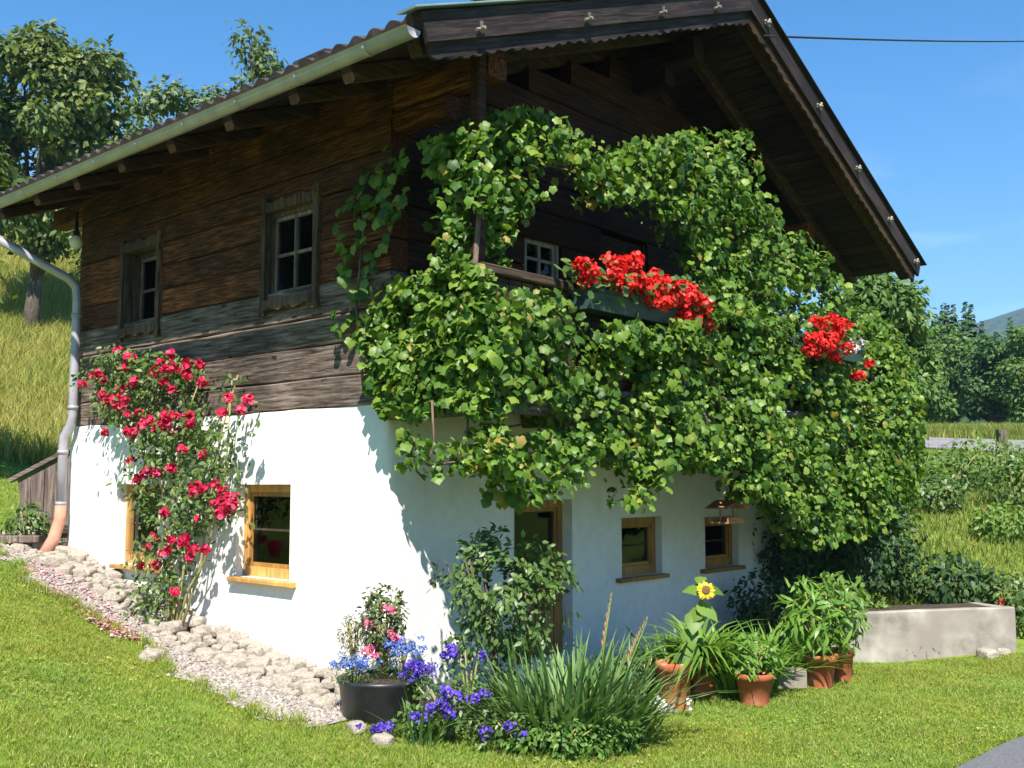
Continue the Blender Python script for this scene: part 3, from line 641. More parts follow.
for side in (0, 1):
    mb = MB(); nb = 30
    upv = slope_pt(side, .5, 0, 0) - slope_pt(side, .5, 0, 1)
    for k in range(nb):
        p = slope_pt(side, (k + .5) / nb, 0, .045 + random.uniform(0, .008)); wd = np.linalg.norm(slope_pt(side, 1, 0, 0) - slope_pt(side, 0, 0, 0)) / nb
        mb.beam((p[0], RY0 + .04, p[2]), (p[0], RY1 - .04, p[2]), wd - .006, .026, up=upv, ch=.004)
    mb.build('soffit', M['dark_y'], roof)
    for k in range(9):
        y = (-1.18, -.50)[k] if k < 2 else .12 + (k - 2) * .85
        mb = MB(); p0 = slope_pt(side, -.005, y, .125); p1 = slope_pt(side, .995, y, .125); mb.beam(p0, p1, .11, .12, up=upv, jit=.004, n=8, ch=.015)
        mb.build('rafter', M['rafter'], roof)
for (x, dn, ex) in ((.1, .30, 1.05), (RX, .36, .75), (HW - .1, .30, .55)):
    zz = roof_z(x) - dn; mb = MB(); mb.beam((x, -ex, zz), (x, RY1 - .3, zz), .19, .22, jit=.006, n=14, ch=.02)
    mb.beam((x, -ex * .55, zz - .20), (x, .3, zz - .20), .17, .17, jit=.006, n=5, ch=.03)      # carved bracket below
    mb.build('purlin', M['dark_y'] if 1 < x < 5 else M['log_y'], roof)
# verge boards on the front gable
for side in (0, 1):
    upv = slope_pt(side, .5, 0, 0) - slope_pt(side, .5, 0, 1)
    y = RY0
    p0, p1 = slope_pt(side, -.012, y, .035), slope_pt(side, 1.0, y, .035)
    mb = MB(); mb.beam(p0 + (0, .0, 0), p1, .035, .20, up=upv, jit=.002, n=10, ch=.004); vm = M['verge'] if side == 0 else M['verge2']; bb = mb.build('bargeboard', vm, roof)
    mb = MB(); q0, q1 = slope_pt(side, -.005, y + .037, .175), slope_pt(side, 1.0, y + .037, .175); ax = (q1 - q0); L_ = np.linalg.norm(ax); ax /= L_; un = upv / np.linalg.norm(upv)
    n = int(L_ / .04); poly = [(0, .065), (L_, .065)] + [(L_ - L_ * i / n, -.045 - .028 * abs(math.sin(i * .9)) - .008 * math.sin(i * .31)) for i in range(n + 1)]
    mb.prism(poly, lambda a, b, d: q0 + ax * a + un * b + np.array((0, d, 0)), -.016, .016); mb.build('scalloped_trim', M['verge'] if side == 0 else M['rafter'], bb)
    mb = MB(); c0, c1 = slope_pt(side, -.03, y + .03, -.085), slope_pt(side, 1.005, y + .03, -.085); mb.beam(c0, c1, .18, .014, up=upv, ch=.003); mb.build('verge_cap', M['cap'] if side == 0 else vm, bb)
    mb = MB(); c0, c1 = slope_pt(side, -.012, y + .045, -.02), slope_pt(side, 1.0, y + .045, -.02); mb.beam(c0, c1, .05, .11, up=upv, ch=.003); mb.build('verge_board', vm, bb)
    for t in ((.10, .38, .62, .83) if side == 0 else (.03, .22, .43, .66, .93)):
        c = slope_pt(side, t, y - .03, .085 if side == 0 else .06); mb = MB(); mb.tube([c - ax * .045 + (0, -.01, 0), c + ax * .045 + (0, -.012, 0)], .011, 7); mb.tube([c + (0, .02, 0), c + (0, -.05, 0)], .012, 6)
        mb.tube([c + un * .01 + (0, -.02, 0), c + un * .045 + (0, -.03, 0)], [.012, .014], 7); mb.build('peg', M['pale_knob'], bb)
# a raised vent tile near the front of the left slope
mb = MB(); c = np.array((-.62, .25, roof_z(-.62) + .05)); mb.beam(c + (0, 0, .13), c + (.3, 0, .20), .42, .03, up=(-.3, 0, .9)); mb.box(c + (.03, -.18, -.04), c + (.25, .18, .125)); mb.build('roof_vent', M['tile'], roof)
# gutter and downpipe
gxx, gzz = EX0 - .10, EZ0 - .075
mb = MB(); n = 9; V = []; ysg = np.linspace(RY0 + .02, RY1, 12)
prof = [(.059 * math.cos(a), .059 * math.sin(a)) for a in np.linspace(math.pi * 1.0, math.pi * 2.0, n)]
prof = [(-.072, .006)] + prof + [(.054, .0)] + [(.052 * math.cos(a), .052 * math.sin(a) + .003) for a in np.linspace(math.pi * 2, math.pi, n)]
for y in ysg:
    for (a, c) in prof: V.append((gxx + a, y, gzz + c))
pn = len(prof); F = [(k * pn + i, k * pn + i + 1, k * pn + pn + i + 1, k * pn + pn + i) for k in range(len(ysg) - 1) for i in range(pn - 1)]
F += [tuple(range(1, n + 1)), tuple((len(ysg) - 1) * pn + i for i in range(1, n + 1))]
mb.add(V, F); gut = mb.build('gutter', M['zinc'], house, True, fix=False)
for k in range(10):
    y = RY0 + .45 + k * .74; mb = MB()
    V = []
    for yy in (y - .014, y + .014):
        for a in np.linspace(math.pi * .98, math.pi * 2.0, 10): V.append((gxx + .063 * math.cos(a), yy, gzz + .063 * math.sin(a)))
    mb.add(V, [(i, i + 1, i + 11, i + 10) for i in range(9)]); mb.build('gutter_bracket', M['zinc'], gut, True, fix=False)
mb = MB(); mb.tube([(gxx, 5.32, gzz - .05), (gxx + .01, 5.32, gzz - .14), (-.9, 5.16, 4.14), (-.2, 5.0, 3.80), (-.12, 4.99, 3.72), (-.10, 4.99, 3.6), (-.10, 4.99, 2.32), (-.11, 5.0, 2.22), (-.15, 5.06, 2.09), (-.155, 5.07, 1.99), (-.155, 5.07, 1.32)], .048, 12)
dp = mb.build('downpipe', M['zinc'], house, True)
for z_ in (3.4, 2.40, 1.92, 1.37):
    x_, y_ = (-.10, 4.99) if z_ > 2.2 else (-.155, 5.07); mb = MB(); mb.tube([(x_, y_, z_ - .02), (x_, y_, z_ + .02)], .056, 12); mb.build('pipe_clamp', M['zinc'], dp, True)
mb = MB(); mb.tube([(-.155, 5.07, 1.35), (-.16, 5.07, 1.2), (-.22, 5.06, 1.0), (-.32, 5.04, .84)], [.058, .06, .064, .068], 12); mb.build('clay_foot', M['pipe_clay'], dp, True)

# ---- balcony along the gable
BO = 1.08
mb = MB()
for k in range(7): mb.box((-.12, -BO + .01 + k * .15, 2.24), (6.55, -BO + .01 + k * .15 + .143, 2.28))
balc = mb.build('balcony', M['dark_x'], house)
for x in (-.02, 1.6, 3.15, 4.7, 6.3):
    mb = MB(); mb.beam((x + .0, -BO, 2.15), (x, .0, 2.15), .14, .16, jit=.005, n=4); mb.build('floor_joist', M['grey_y'], balc)
mb = MB(); mb.beam((-.14, -BO, 2.17), (6.55, -BO, 2.17), .12, .17, jit=.006, n=12); mb.build('edge_beam', M['grey_x'], balc)
mb = MB()
for k in range(48): mb.box((-.1 + k * .139, -BO - .012, 2.32), (-.1 + k * .139 + .128, -BO + .012, 3.05))
for k in range(7): mb.box((-.12, -BO + .03 + k * .145, 2.32), (-.096, -BO + .03 + k * .145 + .134, 3.05))
mb.build('railing_board', M['dark_x'], balc)
mb = MB(); mb.beam((-.15, -BO, 3.09), (6.55, -BO, 3.09), .13, .07); mb.beam((-.11, -BO + .07, 3.092), (-.11, -.01, 3.092), .12, .066); mb.build('handrail', M['dark_x'], balc)
for x in (-.06, 2.9, 6.35):
    mb = MB(); mb.beam((x, -BO + .08, 2.28), (x, -BO + .08, roof_z(x) - .16 if x < 0 else (3.4 if x > 6 else 3.12)), .09, .09, up=(0, 1, 0), jit=.004, n=6); mb.build('post', M['log_x'], balc)

# ================================================================== THE GRAPE VINE ON THE BALCONY
vb = np.array((6.75, -1.25, G(*tow((6.75, -1.25, 0))[:2])))
vine = hthing('grape_vine', 'leafy grape vine draped over the whole wooden balcony and up to the roof', 'vine', vb)
def gpoly(pts, off): return [tuple(on_gable(x, y, off)[[0, 2]]) for x, y in pts]
def lpoly(pts, off): return [tuple(on_left(x, y, off)[[1, 2]]) for x, y in pts]
VO = 1.20
front = gpoly([(474, 300), (500, 283), (530, 285), (565, 318), (600, 333), (640, 335), (700, 326), (712, 300), (760, 310), (830, 370), (892, 400), (890, 470), (872, 520), (840, 545), (805, 548), (785, 520), (740, 492), (700, 470), (660, 456), (645, 482), (632, 505), (620, 500), (628, 470), (600, 452), (570, 470), (552, 492), (520, 500), (492, 482), (474, 462)], VO)
column = gpoly([(478, 300), (474, 230), (474, 113), (540, 116), (550, 150), (518, 165), (528, 195), (512, 232), (498, 268), (510, 300)], .82)
arch = gpoly([(538, 116), (600, 152), (640, 138), (690, 130), (735, 132), (744, 168), (776, 213), (810, 254), (838, 282), (864, 308), (890, 350), (896, 430), (885, 470), (870, 420), (800, 380), (712, 330), (694, 270), (690, 232), (650, 207), (600, 197), (560, 172)], 1.08)
end_low = lpoly([(358, 345), (376, 305), (398, 282), (445, 268), (480, 262), (482, 420), (455, 398), (432, 398), (418, 420), (402, 436), (388, 424), (374, 402)], .22)
end_col = lpoly([(428, 138), (480, 113), (480, 290), (445, 268), (448, 235), (440, 200)], .24)
wall_leaf = lpoly([(345, 195), (400, 145), (425, 170), (388, 240), (368, 300), (352, 340), (330, 335), (340, 262)], .06)
sparse = gpoly([(395, 425), (480, 455), (500, 470), (470, 480), (420, 470), (395, 460)], .95)
PP, NN = [], []
def drape_leaves(poly, n, kind, thick, base):
    q = fill_poly(poly, n)
    q = q + .13 * np.array([(mnoise.noise(Vector((a * 2.6, b * 2.6, 31.))), mnoise.noise(Vector((a * 2.6, b * 2.6, 57.)))) for a, b in q])
    lump = np.array([mnoise.noise(Vector((a * 1.7, b * 1.7, 3.3))) for a, b in q]) * .7 + np.array([mnoise.noise(Vector((a * 4.5, b * 4.5, 8.))) for a, b in q]) * .22
    keep = np.array([mnoise.noise(Vector((a * 3.2, b * 3.2, 17.))) for a, b in q]) > -.27
    t = np.minimum(np.abs(R.normal(0, thick, n)), thick * 1.8) * np.where(R.random(n) < .25, -1, 1) + lump * thick * 1.5; q, t = q[keep], t[keep]
    if kind == 'front': P_ = np.stack([q[:, 0], -base - t, q[:, 1]], 1); o = np.array((-.12, -.72, .45))
    else: P_ = np.stack([-base - t * .8, q[:, 0], q[:, 1]], 1); o = np.array((-.72, -.12, .45))
    PP.append(P_); NN.append(np.tile(o, (len(P_), 1)))
drape_leaves(front, 21000, 'front', .14, VO - .05)
drape_leaves(column, 2300, 'front', .2, .66)
drape_leaves(arch, 11500, 'front', .13, 1.0)
drape_leaves(end_low, 4200, 'end', .09, .17)
drape_leaves(end_col, 750, 'end', .11, .18)
drape_leaves(gpoly([(600, 318), (640, 322), (712, 322), (708, 352), (640, 352), (578, 338)], VO + .18), 800, 'front', .05, VO + .2)
drape_leaves(sparse, 110, 'front', .08, .95)
# the part beyond the balcony hangs to the ground as a full bush
q = R.normal(size=(5200, 3)); q = unit(q) * R.uniform(.72, 1.05, (5200, 1)); P_ = np.array((6.75, -1.05, 2.2)) + q * np.array((.72, .5, 1.35)); ok = P_[:, 2] > .75 + .2 * np.sin(P_[:, 0] * 9)
PP.append(P_[ok]); NN.append(q[ok] + np.array((-.1, -.35, .35)))
P_ = np.concatenate(PP); N_ = np.concatenate(NN); N_ = unit(N_) + R.normal(size=N_.shape) * .62
D_ = np.tile(np.array((0., -.15, -1.)), (len(P_), 1)) + R.normal(size=P_.shape) * .5
link('foliage', leaf_mesh('foliage', T_VINE, P_ - vb, N_, D_, .03 + .058 * R.random(len(P_)) ** 1.3), M['vine'], vine)
q = fill_poly(wall_leaf, 120); P_ = np.stack([-.05 - np.abs(R.normal(0,   .05, 120)), q[:, 0], q[:, 1]], 1)
N_ = np.array((-.8, -.1, .35)) + R.normal(size=P_.shape) * .35; D_ = np.array((0, 0, -1.)) + R.normal(size=P_.shape) * .4
link('wall_foliage', leaf_mesh('wall_foliage', T_VINE, P_ - vb, N_, D_, R.uniform(.06, .11, 120)), M['vine'], vine)
mb = MB(vb)
mb.tube([vb, vb + (.05, .05, .6), vb + (-.05, .1, 1.3), (6.6, -1.15, 2.1), (6.4, -1.15, 2.8), (6.2, -1.1, 3.45)], [.06, .05, .045, .04, .035, .02], 8)
mb.tube([(6.6, -1.15, 2.1), (5.5, -1.16, 2.35), (4, -1.15, 2.25), (2.5, -1.16, 2.4), (1, -1.15, 2.25), (0, -1.15, 2.4), (-.2, -1.1, 3.0), (-.1, -1.1, 4.0)], [.04, .035, .034, .03, .028, .025, .022, .012], 7)
mb.tube([(6.2, -1.1, 3.45), (4.8, -1.0, 3.85), (3.3, -.98, 4.25), (1.8, -.95, 4.1), (.4, -.85, 4.1)], [.02, .02, .018, .015, .01], 6)
mb.build('trunk', M['vine_bark'], vine, True)
for pts in ([(470, 400), (466, 440), (455, 462), (430, 466), (410, 455), (402, 430)], [(432, 400), (434, 440), (428, 466)], [(520, 425), (500, 428), (480, 430)], [(415, 440), (408, 462), (425, 480)]):
    mb = MB(vb); mb.tube([on_gable(x, y, .98) for x, y in pts], [.009] * len(pts), 5); mb.build('tendril', M['vine_bark'], vine, True)
mb = MB(vb); mb.tube([(-.05, .25, 2.4), (-.04, .35, 3.0), (-.06, .25, 3.6), (-.05, .3, 4.1)], [.012, .011, .009, .006], 5); mb.build('tendril', M['vine_bark'], vine, True)

# ---- boxes and geraniums on the railing
def flower_box(x0, x1, label):
    b_ = np.array(((x0 + x1) / 2, -BO - .16, 2.86)); t = hthing('flower_box', label, 'flower box', b_, 'flower boxes on the balcony railing'); l = (x1 - x0) / 2
    mb = MB(); mb.prism([(-.075, .04), (.075, .04), (.105, .2), (-.105, .2)], lambda a, b, d: (d, a, b), -l, l); mb.build('box', M['green_box'], t)
    mb = MB(); mb.box((-l - .012, -.118, .175), (l + .012, -.107, .205)); mb.box((-l - .012, .107, .175), (l + .012, .118, .205)); mb.build('rim', M['green_box'], t)
    mb = MB()
    for s in (-.6, .6): mb.tube([(l * s, .112, .0), (l * s, .112, .26), (l * s, .2, .26)], .008, 5)
    mb.build('hook', M['cable'], t); return b_
flower_box(.82, 2.50, 'long dark green flower box on the railing between the vine columns')
flower_box(4.15, 5.75, 'dark flower box half buried in vine leaves near the right roof end')
def geranium(h, blooms, label, petal, spread=.26, nl=130, r=.075, up=.2, grp='geraniums flowering on the balcony'):
    t = hthing('geranium', label, 'geranium', h, grp)
    P_ = R.normal(size=(nl, 3)) * np.array((spread * .55, .09, .07)) + np.array((0, -.04, .08)); N_ = np.array((-.1, -.6, .6)) + R.normal(size=(nl, 3)) * .4
    link('foliage', leaf_mesh('foliage', T_ROUND, P_, N_, R.normal(size=(nl, 3)), R.uniform(.05, .085, nl)), M['bush_leaf'], t)
    mb = MB()
    for (x, y, z_) in blooms: mb.tube([(x * .5, 0, .0), (x * .9, y * .6, z_ * .6), (x, y, z_)], .005, 4)
    mb.build('stem', M['cane'], t)
    for (x, y, z_) in blooms: link('bloom', petal_mesh('bloom', (x, y, z_), r * random.uniform(.8, 1.15), 60, .036, .85), petal, t)
    return t
def heads(n, sx, z0, z1): return [(random.uniform(-sx, sx), random.uniform(-.2, .02), random.uniform(z0, z1)) for _ in range(n)]
gy_, gz_ = -BO - .16, 3.04
geranium((.92, gy_, gz_), heads(9, .2, .05, .24), 'red geranium at the left end of the long flower box, leaning from the vine column', M['geranium'])
geranium((1.38, gy_, gz_), heads(17, .26, .0, .29), 'tallest red geranium, with the widest mound of bloom in the long flower box', M['geranium'])
geranium((1.86, gy_, gz_), heads(16, .26, -.07, .24), 'red geranium right of the tallest mound in the long flower box', M['geranium'])
geranium((2.26, gy_, gz_), heads(15, .25, -.1, .16), 'low red geranium at the right end of the long flower box', M['geranium'])
geranium((4.46, gy_ - .16, 2.98), heads(26, .34, -.12, .26), 'dense round red geranium framed by vine leaves at the right', M['geranium'], .34, 60, .08)
geranium((5.0, gy_ - .24, 2.96), heads(4, .1, -.05, .10), 'small white flowered geranium beside the dense round red one', M['white_petal'], .14, 40, .05)
geranium((5.25, gy_ - .22, 2.74), heads(3, .13, -.05, .12), 'small geranium with two or three orange red heads below the white one', M['geranium'], .12, 30, .05)

# globe lamp under the eave, bird feeder under the balcony, cable
lp = thing('globe_lamp', 'small white globe lamp under the far left eave', 'lamp', tow((-.2, 4.86, 4.18)), HA)
mb = MB(); mb.lathe([(.001, -.075), (.045, -.06), (.07, -.02), (.07, .02), (.045, .06), (.03, .07)], n=18); mb.build('globe', M['globe'], lp, True)
mb = MB(); mb.lathe([(.034, .068), (.034, .12), (.02, .125), (.012, .34), (.0, .345)], n=14); mb.build('holder', M['cable'], lp, True)
fb = on_gable(727, 522, .95); fd = hthing('bird_feeder', 'small orange wooden bird feeder hanging under the balcony before the right window', 'bird feeder', fb)
mb = MB(); mb.beam((-.19, 0, .13), (.01, 0, .20), .24, .014, ch=.002); mb.beam((.01, 0, .20), (.2, 0, .13), .24, .014, ch=.002); mb.build('roof', M['orange_wood'], fd)
mb = MB(); mb.box((-.15, -.1, -.01), (.15, .1, .008)); mb.box((-.15, -.1, .009), (.15, -.088, .045)); mb.box((-.15, .088, .009), (.15, .1, .045)); mb.build('tray', M['orange_wood'], fd)
mb = MB()
for x in (-.12, .12): mb.beam((x, 0, .009), (x, 0, .145), .018, .018, up=(0, 1, 0))
mb.build('post', M['orange_wood'], fd)
mb = MB(); mb.tube([(.0, 0, .2), (.09, .01, .28), (.13, .02, .5), (.13, .03, 2.1 - fb[2])], .014, 6); mb.build('hanging_rod', M['dark_x'], fd)
pk = tow(slope_pt(1, .925, RY0 - .02, .2)); far = at(1150, 33, 30)
mb = MB(pk); n = 20
mb.tube([pk + (far - pk) * (i / n) + np.array((0, 0, -.35 * 4 * (i / n) * (1 - i / n) * .4)) for i in range(n + 1)], .011, 6)
cb = mb.build('power_cable', M['cable'], None, True); cb.location = pk; tag(cb, 'thin black overhead cable running from the roof verge across the sky', 'cable')

# ================================================================== CLIMBING ROSE ON THE LEFT WALL
rb = np.array((-.30, 2.52, G(*tow((-.30, 2.52, 0))[:2]) + .05))
rose = hthing('climbing_rose', 'tall climbing rose with crimson blooms trained up the sunny white wall', 'rose', rb)
RO = .16
canopy = lpoly([(80, 378), (118, 345), (140, 352), (175, 352), (205, 372), (215, 395), (210, 430), (190, 455), (150, 440), (118, 425), (95, 400)], RO)
trunkp = lpoly([(140, 425), (215, 430), (222, 470), (228, 500), (206, 540), (194, 585), (182, 628), (164, 628), (150, 590), (140, 570), (160, 540), (142, 495)], RO)
arm = lpoly([(212, 470), (200, 500), (240, 530), (250, 380), (235, 372), (222, 410)], RO)
PP, NN = [], []
for poly, n in ((canopy, 2600), (trunkp, 3300), (arm, 380)):
    q = fill_poly(poly, n); kp = np.array([mnoise.noise(Vector((a * 4, b * 4, 1.))) for a, b in q]) > -.18; q = q[kp]
    PP.append(np.stack([-RO - R.normal(.02, .11, len(q)).clip(-.12, .4), q[:, 0], q[:, 1]], 1))
P_ = np.concatenate(PP); P_[:, 0] -= .14 * sstep(1.2, .4, P_[:, 2])
N_ = np.array((-.7, -.2, .5)) + R.normal(size=P_.shape) * .55; D_ = np.array((-.1, 0, -.6)) + R.normal(size=P_.shape) * .7
link('foliage', leaf_mesh('foliage', T_OVAL, P_ - rb, N_, D_, R.uniform(.04, .08, len(P_))), M['rose_leaf'], rose)
mb = MB(rb)
for pts in ([(168, 632), (170, 560), (175, 500), (165, 440), (130, 380)], [(175, 632), (185, 560), (180, 480), (185, 420), (200, 380)], [(180, 632), (200, 570), (210, 500), (222, 430), (238, 375)], [(172, 632), (176, 590), (168, 540), (150, 470), (100, 385)], [(176, 632), (188, 590), (205, 560), (225, 480), (232, 380)], [(165, 500), (160, 470), (150, 455)]):
    pp = [on_left(x, y, RO + (.02 if y < 600 else .15)) for x, y in pts]; mb.tube(pp, np.linspace(.013, .006, len(pp)), 6)
mb.build('cane', M['cane'], rose, True)
bl = [(335, 58), (365, 78), (350, 105), (455, 95), (490, 105), (530, 95), (568, 97), (280, 125), (235, 155), (310, 195), (345, 165), (345, 215), (385, 140), (405, 270), (395, 238), (460, 272), (500, 290), (535, 242), (467, 150), (575, 148), (650, 195), (685, 228), (710, 198), (635, 238), (330, 220), (575, 355), (520, 340), (435, 405), (485, 395), (575, 450), (610, 440), (640, 480), (655, 500), (630, 520), (640, 465), (660, 480), (620, 495), (645, 510), (470, 518), (420, 400), (390, 425), (370, 370), (420, 622), (468, 635), (490, 595), (520, 605), (445, 668), (400, 672), (497, 745), (300, 290), (540, 650), (290, 140), (262, 130), (485, 70), (440, 590), (425, 262), (340, 195), (355, 200), (410, 258), (365, 240), (445, 410)]
for k in range(34): bl.append((random.uniform(240, 560), random.uniform(70, 300)) if k < 24 else (random.uniform(410, 600), random.uniform(330, 640)))
for (x, y) in bl:
    if not in_poly([(225, 150), (335, 40), (580, 80), (720, 190), (690, 250), (690, 540), (600, 640), (500, 760), (380, 690), (420, 500), (340, 340), (270, 290)], [x], [y])[0] and y < 560: continue
    big = 1.35 if (600 < x < 680 and 430 < y < 530) else 1.
    h = on_left(x / 2.844, 330 + y / 2.844, RO + .14 + random.uniform(-.04, .08)); link('bloom', petal_mesh('bloom', h - rb, (.036 * big) * random.uniform(.75, 1.25), 26, .044, .8, upb=.3), M['rose_red'], rose)

# ================================================================== STONE BORDER, GRAVEL, PETALS
def stone_mesh(seed, sq):
    import bmesh
    bm = bmesh.new(); bmesh.ops.create_icosphere(bm, subdivisions=3, radius=1)
    for v in bm.verts:
        p = v.co.copy(); d = 1 + .26 * mnoise.noise(p * 1.1 + Vector((seed * 7, 0, 0))) + .09 * mnoise.noise(p * 3. + Vector((seed * 3, 1, 0)))
        q = p * d; q = Vector([max(-.76, min(.76, c)) for c in q]); v.co = Vector((q.x * sq[0], q.y * sq[1], q.z * sq[2]))
    me = bpy.data.meshes.new('stone'); bm.to_mesh(me); bm.free(); me.polygons.foreach_set('use_smooth', [True] * len(me.polygons)); me.materials.append(M['stone']); return me
SM = [stone_mesh(k, (1, random.uniform(.65, .9), random.uniform(.42, .62))) for k in range(10)]
def stone(loc, r, label, group=None, rz=None, k=None, tilt=.25):
    o = link('stone', SM[random.randrange(10) if k is None else k], None); o.location = [float(v) for v in loc]; o.scale = (r, r, r)
    o.rotation_euler = (random.uniform(-tilt, tilt), random.uniform(-tilt, tilt), random.uniform(0, 6.28) if rz is None else rz)
    tag(o, label, 'stone', group); return o
placed = []
for k in range(2600):
    if len(placed) > 205: break
    u = random.uniform(-.25, 5.9); v = random.uniform(.04, .52) * (1 if u > 2 or u < 1.9 else .9); r = random.choice((.06, .07, .08, .09, .10, .12, .14))
    if any(math.hypot(u - a, v - b) < (r + c) * .58 for a, b, c in placed): continue
    placed.append((u, v, r)); p = tow((-v, u, 0)); p[2] = G(p[0], p[1]) + r * .25 + max(0, .11 - .24 * v)
    stone(p, r, 'pale rounded fieldstone heaped in the border along the foot of the sunny white wall', 'fieldstones in the border')
for (px, py, dd, r, lb) in ((360, 727, 7.1, .10, 'large round pale boulder standing against the black flower tub'), (387, 742, 6.85, .085, 'pale stone with violet flowers lying over it'), (655, 708, 8.3, .10, 'pale stone left of the terracotta pots'),
                            (640, 716, 8.2, .08, 'small grey stone at the edge of the lawn left of the pots'), (667, 716, 8.25, .06, 'small white stone nearest the lawn below the sunflower pot'), (980, 661, 10.55, .12, 'rounded pale stone before the right end of the concrete trough'), (995, 657, 10.7, .09, 'smaller pale stone right of the trough'), (158, 645, 8.35, .12, 'broad flat pale stone lying in front of the climbing rose')):
    x = px_x(px, dd); stone((x, dd, G(x, dd) + r * .3), r, lb, tilt=.1)
# gravel strip between the stones and the lawn
bu = np.linspace(-.3, 6.2, 40)
def hw(u, v): p = tow((-v, u, 0)); return (p[0], p[1])
drape('gravel_path', [hw(u, .1) for u in bu], [hw(u, float(border_w(u))) for u in bu], M['gravel_bed'], 60, 8, .012)
u = R.uniform(-.3, 6.1, 9000); v = R.uniform(.3, 1.0, 9000) * border_w(u) * 1.03; wp = HC[None] + np.outer(-v, dR) + np.outer(u, dL)
P_ = np.stack([wp[:, 0], wp[:, 1], gz(wp[:, 0], wp[:, 1]) + .014], 1)
T_PEB = (np.array([(.5, 0, 0), (0, .5, 0), (-.5, 0, 0), (0, -.5, 0), (.05, .05, .38)], float), np.array([(0, 1, 4), (1, 2, 4), (2, 3, 4), (3, 0, 4)]))
tag(link('gravel', leaf_mesh('gravel', T_PEB, P_, np.array((0, 0, 1.)) + R.normal(size=P_.shape) * .25, R.normal(size=P_.shape), R.uniform(.015, .045, len(P_))), M['gravel']), 'pale loose gravel between the border stones and the lawn', 'gravel', kind='stuff')
u = np.concatenate([R.normal(3.6, .8, 380), R.normal(2.45, .22, 260)]); v = np.concatenate([R.uniform(.45, 1.0, 380), R.uniform(.75, 1.05, 260)]); wp = HC[None] + np.outer(-v, dR) + np.outer(u, dL)
P_ = np.stack([wp[:, 0], wp[:, 1], gz(wp[:, 0], wp[:, 1]) + R.uniform(.025, .05, len(u))], 1)
tag(link('fallen_petals', leaf_mesh('fallen_petals', T_ROUND, P_, np.array((0, 0, 1.)) + R.normal(size=P_.shape) * .3, R.normal(size=P_.shape), R.uniform(.015, .035, len(P_))), M['petal_fall']), 'fallen pink rose petals strewn over the gravel', 'petals', kind='stuff')

# ================================================================== GARDEN BED BEFORE THE GABLE
drape('soil_bed', [hw(0, .1), hw(-.9, .0), hw(-1.45, -.3)], [hw(0, -6.0), hw(-.9, -5.6), hw(-1.25, -4.2)], M['soil'], 20, 30, .008)
def plant_base(px, dd): x = px_x(px, dd); return np.array((x, dd, G(x, dd)))
def bushy(name, label, cat, base, size, n, leaf, T, m, stems=6, group=None, low=.15, seed=0, blooms=(), bm_=None, br=.04, bn=18, bsz=.03, upn=.5, gap=-.22, stemm='cane'):
    """Small shrub: stems from the base, leaves in uneven clumps."""
    t = thing(name, label, cat, base, 0, group); sx, sy, sz = size
    q = unit(R.normal(size=(n * 2, 3))) * (R.uniform(.25, 1, (n * 2, 1)) ** .45); q = q[np.array([mnoise.noise(Vector(a * 2.1) + Vector((seed, base[0], base[1]))) for a in q]) > gap][:n]
    P_ = q * np.array((sx, sy, sz / 2)) + np.array((0, 0, sz / 2 + low)); P_ += R.normal(size=P_.shape) * leaf * .3
    N_ = unit(q * np.array((1, 1, .7)) + np.array((0, -.25, upn))) + R.normal(size=P_.shape) * .45; D_ = q + np.array((0, 0, -.3)) + R.normal(size=P_.shape) * .6
    link('foliage', leaf_mesh('foliage', T, P_, N_, D_, leaf * R.uniform(.7, 1.25, len(P_))), m, t)
    mb = MB()
    for k in range(stems):
        a = random.uniform(0, 6.28); rr = random.uniform(.3, .8); mb.tube([(0.03 * math.cos(a), .03 * math.sin(a), 0), (sx * rr * .35 * math.cos(a), sy * rr * .35 * math.sin(a), (low + sz) * .4), (sx * rr * math.cos(a), sy * rr * math.sin(a), (low + sz) * .85)], [.011, .009, .004], 5)
    if stems: mb.build('stem', M[stemm], t, True)
    for b_ in blooms: link('bloom', petal_mesh('bloom', b_, br * random.uniform(.8, 1.2), bn, bsz), bm_, t)
    return t
# black tub with its flowers
tb = plant_base(383, 7.5); t = thing('flower_tub', 'low round black tub of flowers on the lawn by the house corner', 'tub', tb)
mb = MB(); mb.lathe([(.0, 0), (.24, 0), (.265, .04), (.29, .24), (.305, .26), (.305, .285), (.285, .285), (.275, .25), (.0, .25)], n=36); mb.build('tub', M['tub'], t, True)
mb = MB(); mb.lathe([(.0, .262), (.276, .258)], n=30); mb.build('soil', M['soil'], t)
def lobelia(off, label, m, sz=(.19, .15, .2), n=420):
    return bushy('lobelia', label, 'lobelia', tb + np.array(off), sz, 420, .035, T_LANCE, M['bush_leaf'], 3, 'lobelias in the black tub', .0,
                 blooms=[(random.gauss(0, sz[0] * .5), random.gauss(-.05, sz[1] * .5), sz[2] * random.uniform(.55, 1.05)) for _ in range(34)], bm_=m, br=.035, bn=18, bsz=.015)
lobelia((-.17, -.12, .25), 'pale blue lobelia spilling over the left rim of the black tub', M['blue']); lobelia((.14, -.02, .27), 'mid blue lobelia rising at the back right of the black tub', M['blue'], (.17, .14, .28))
lobelia((.27, -.14, .2), 'deep violet lobelia tumbling over the right rim of the black tub', M['violet'], (.11, .1, .2))
bushy('heather', 'brownish green feathery plant at the left edge of the black tub', 'heather', tb + np.array((-.2, .06, .27)), (.12, .1, .3), 600, .035, T_LANCE, foliage('heather_leaf', [(.09, .07, .035), (.14, .11, .05), (.10, .12, .05)], .6, .2, .2), 5)
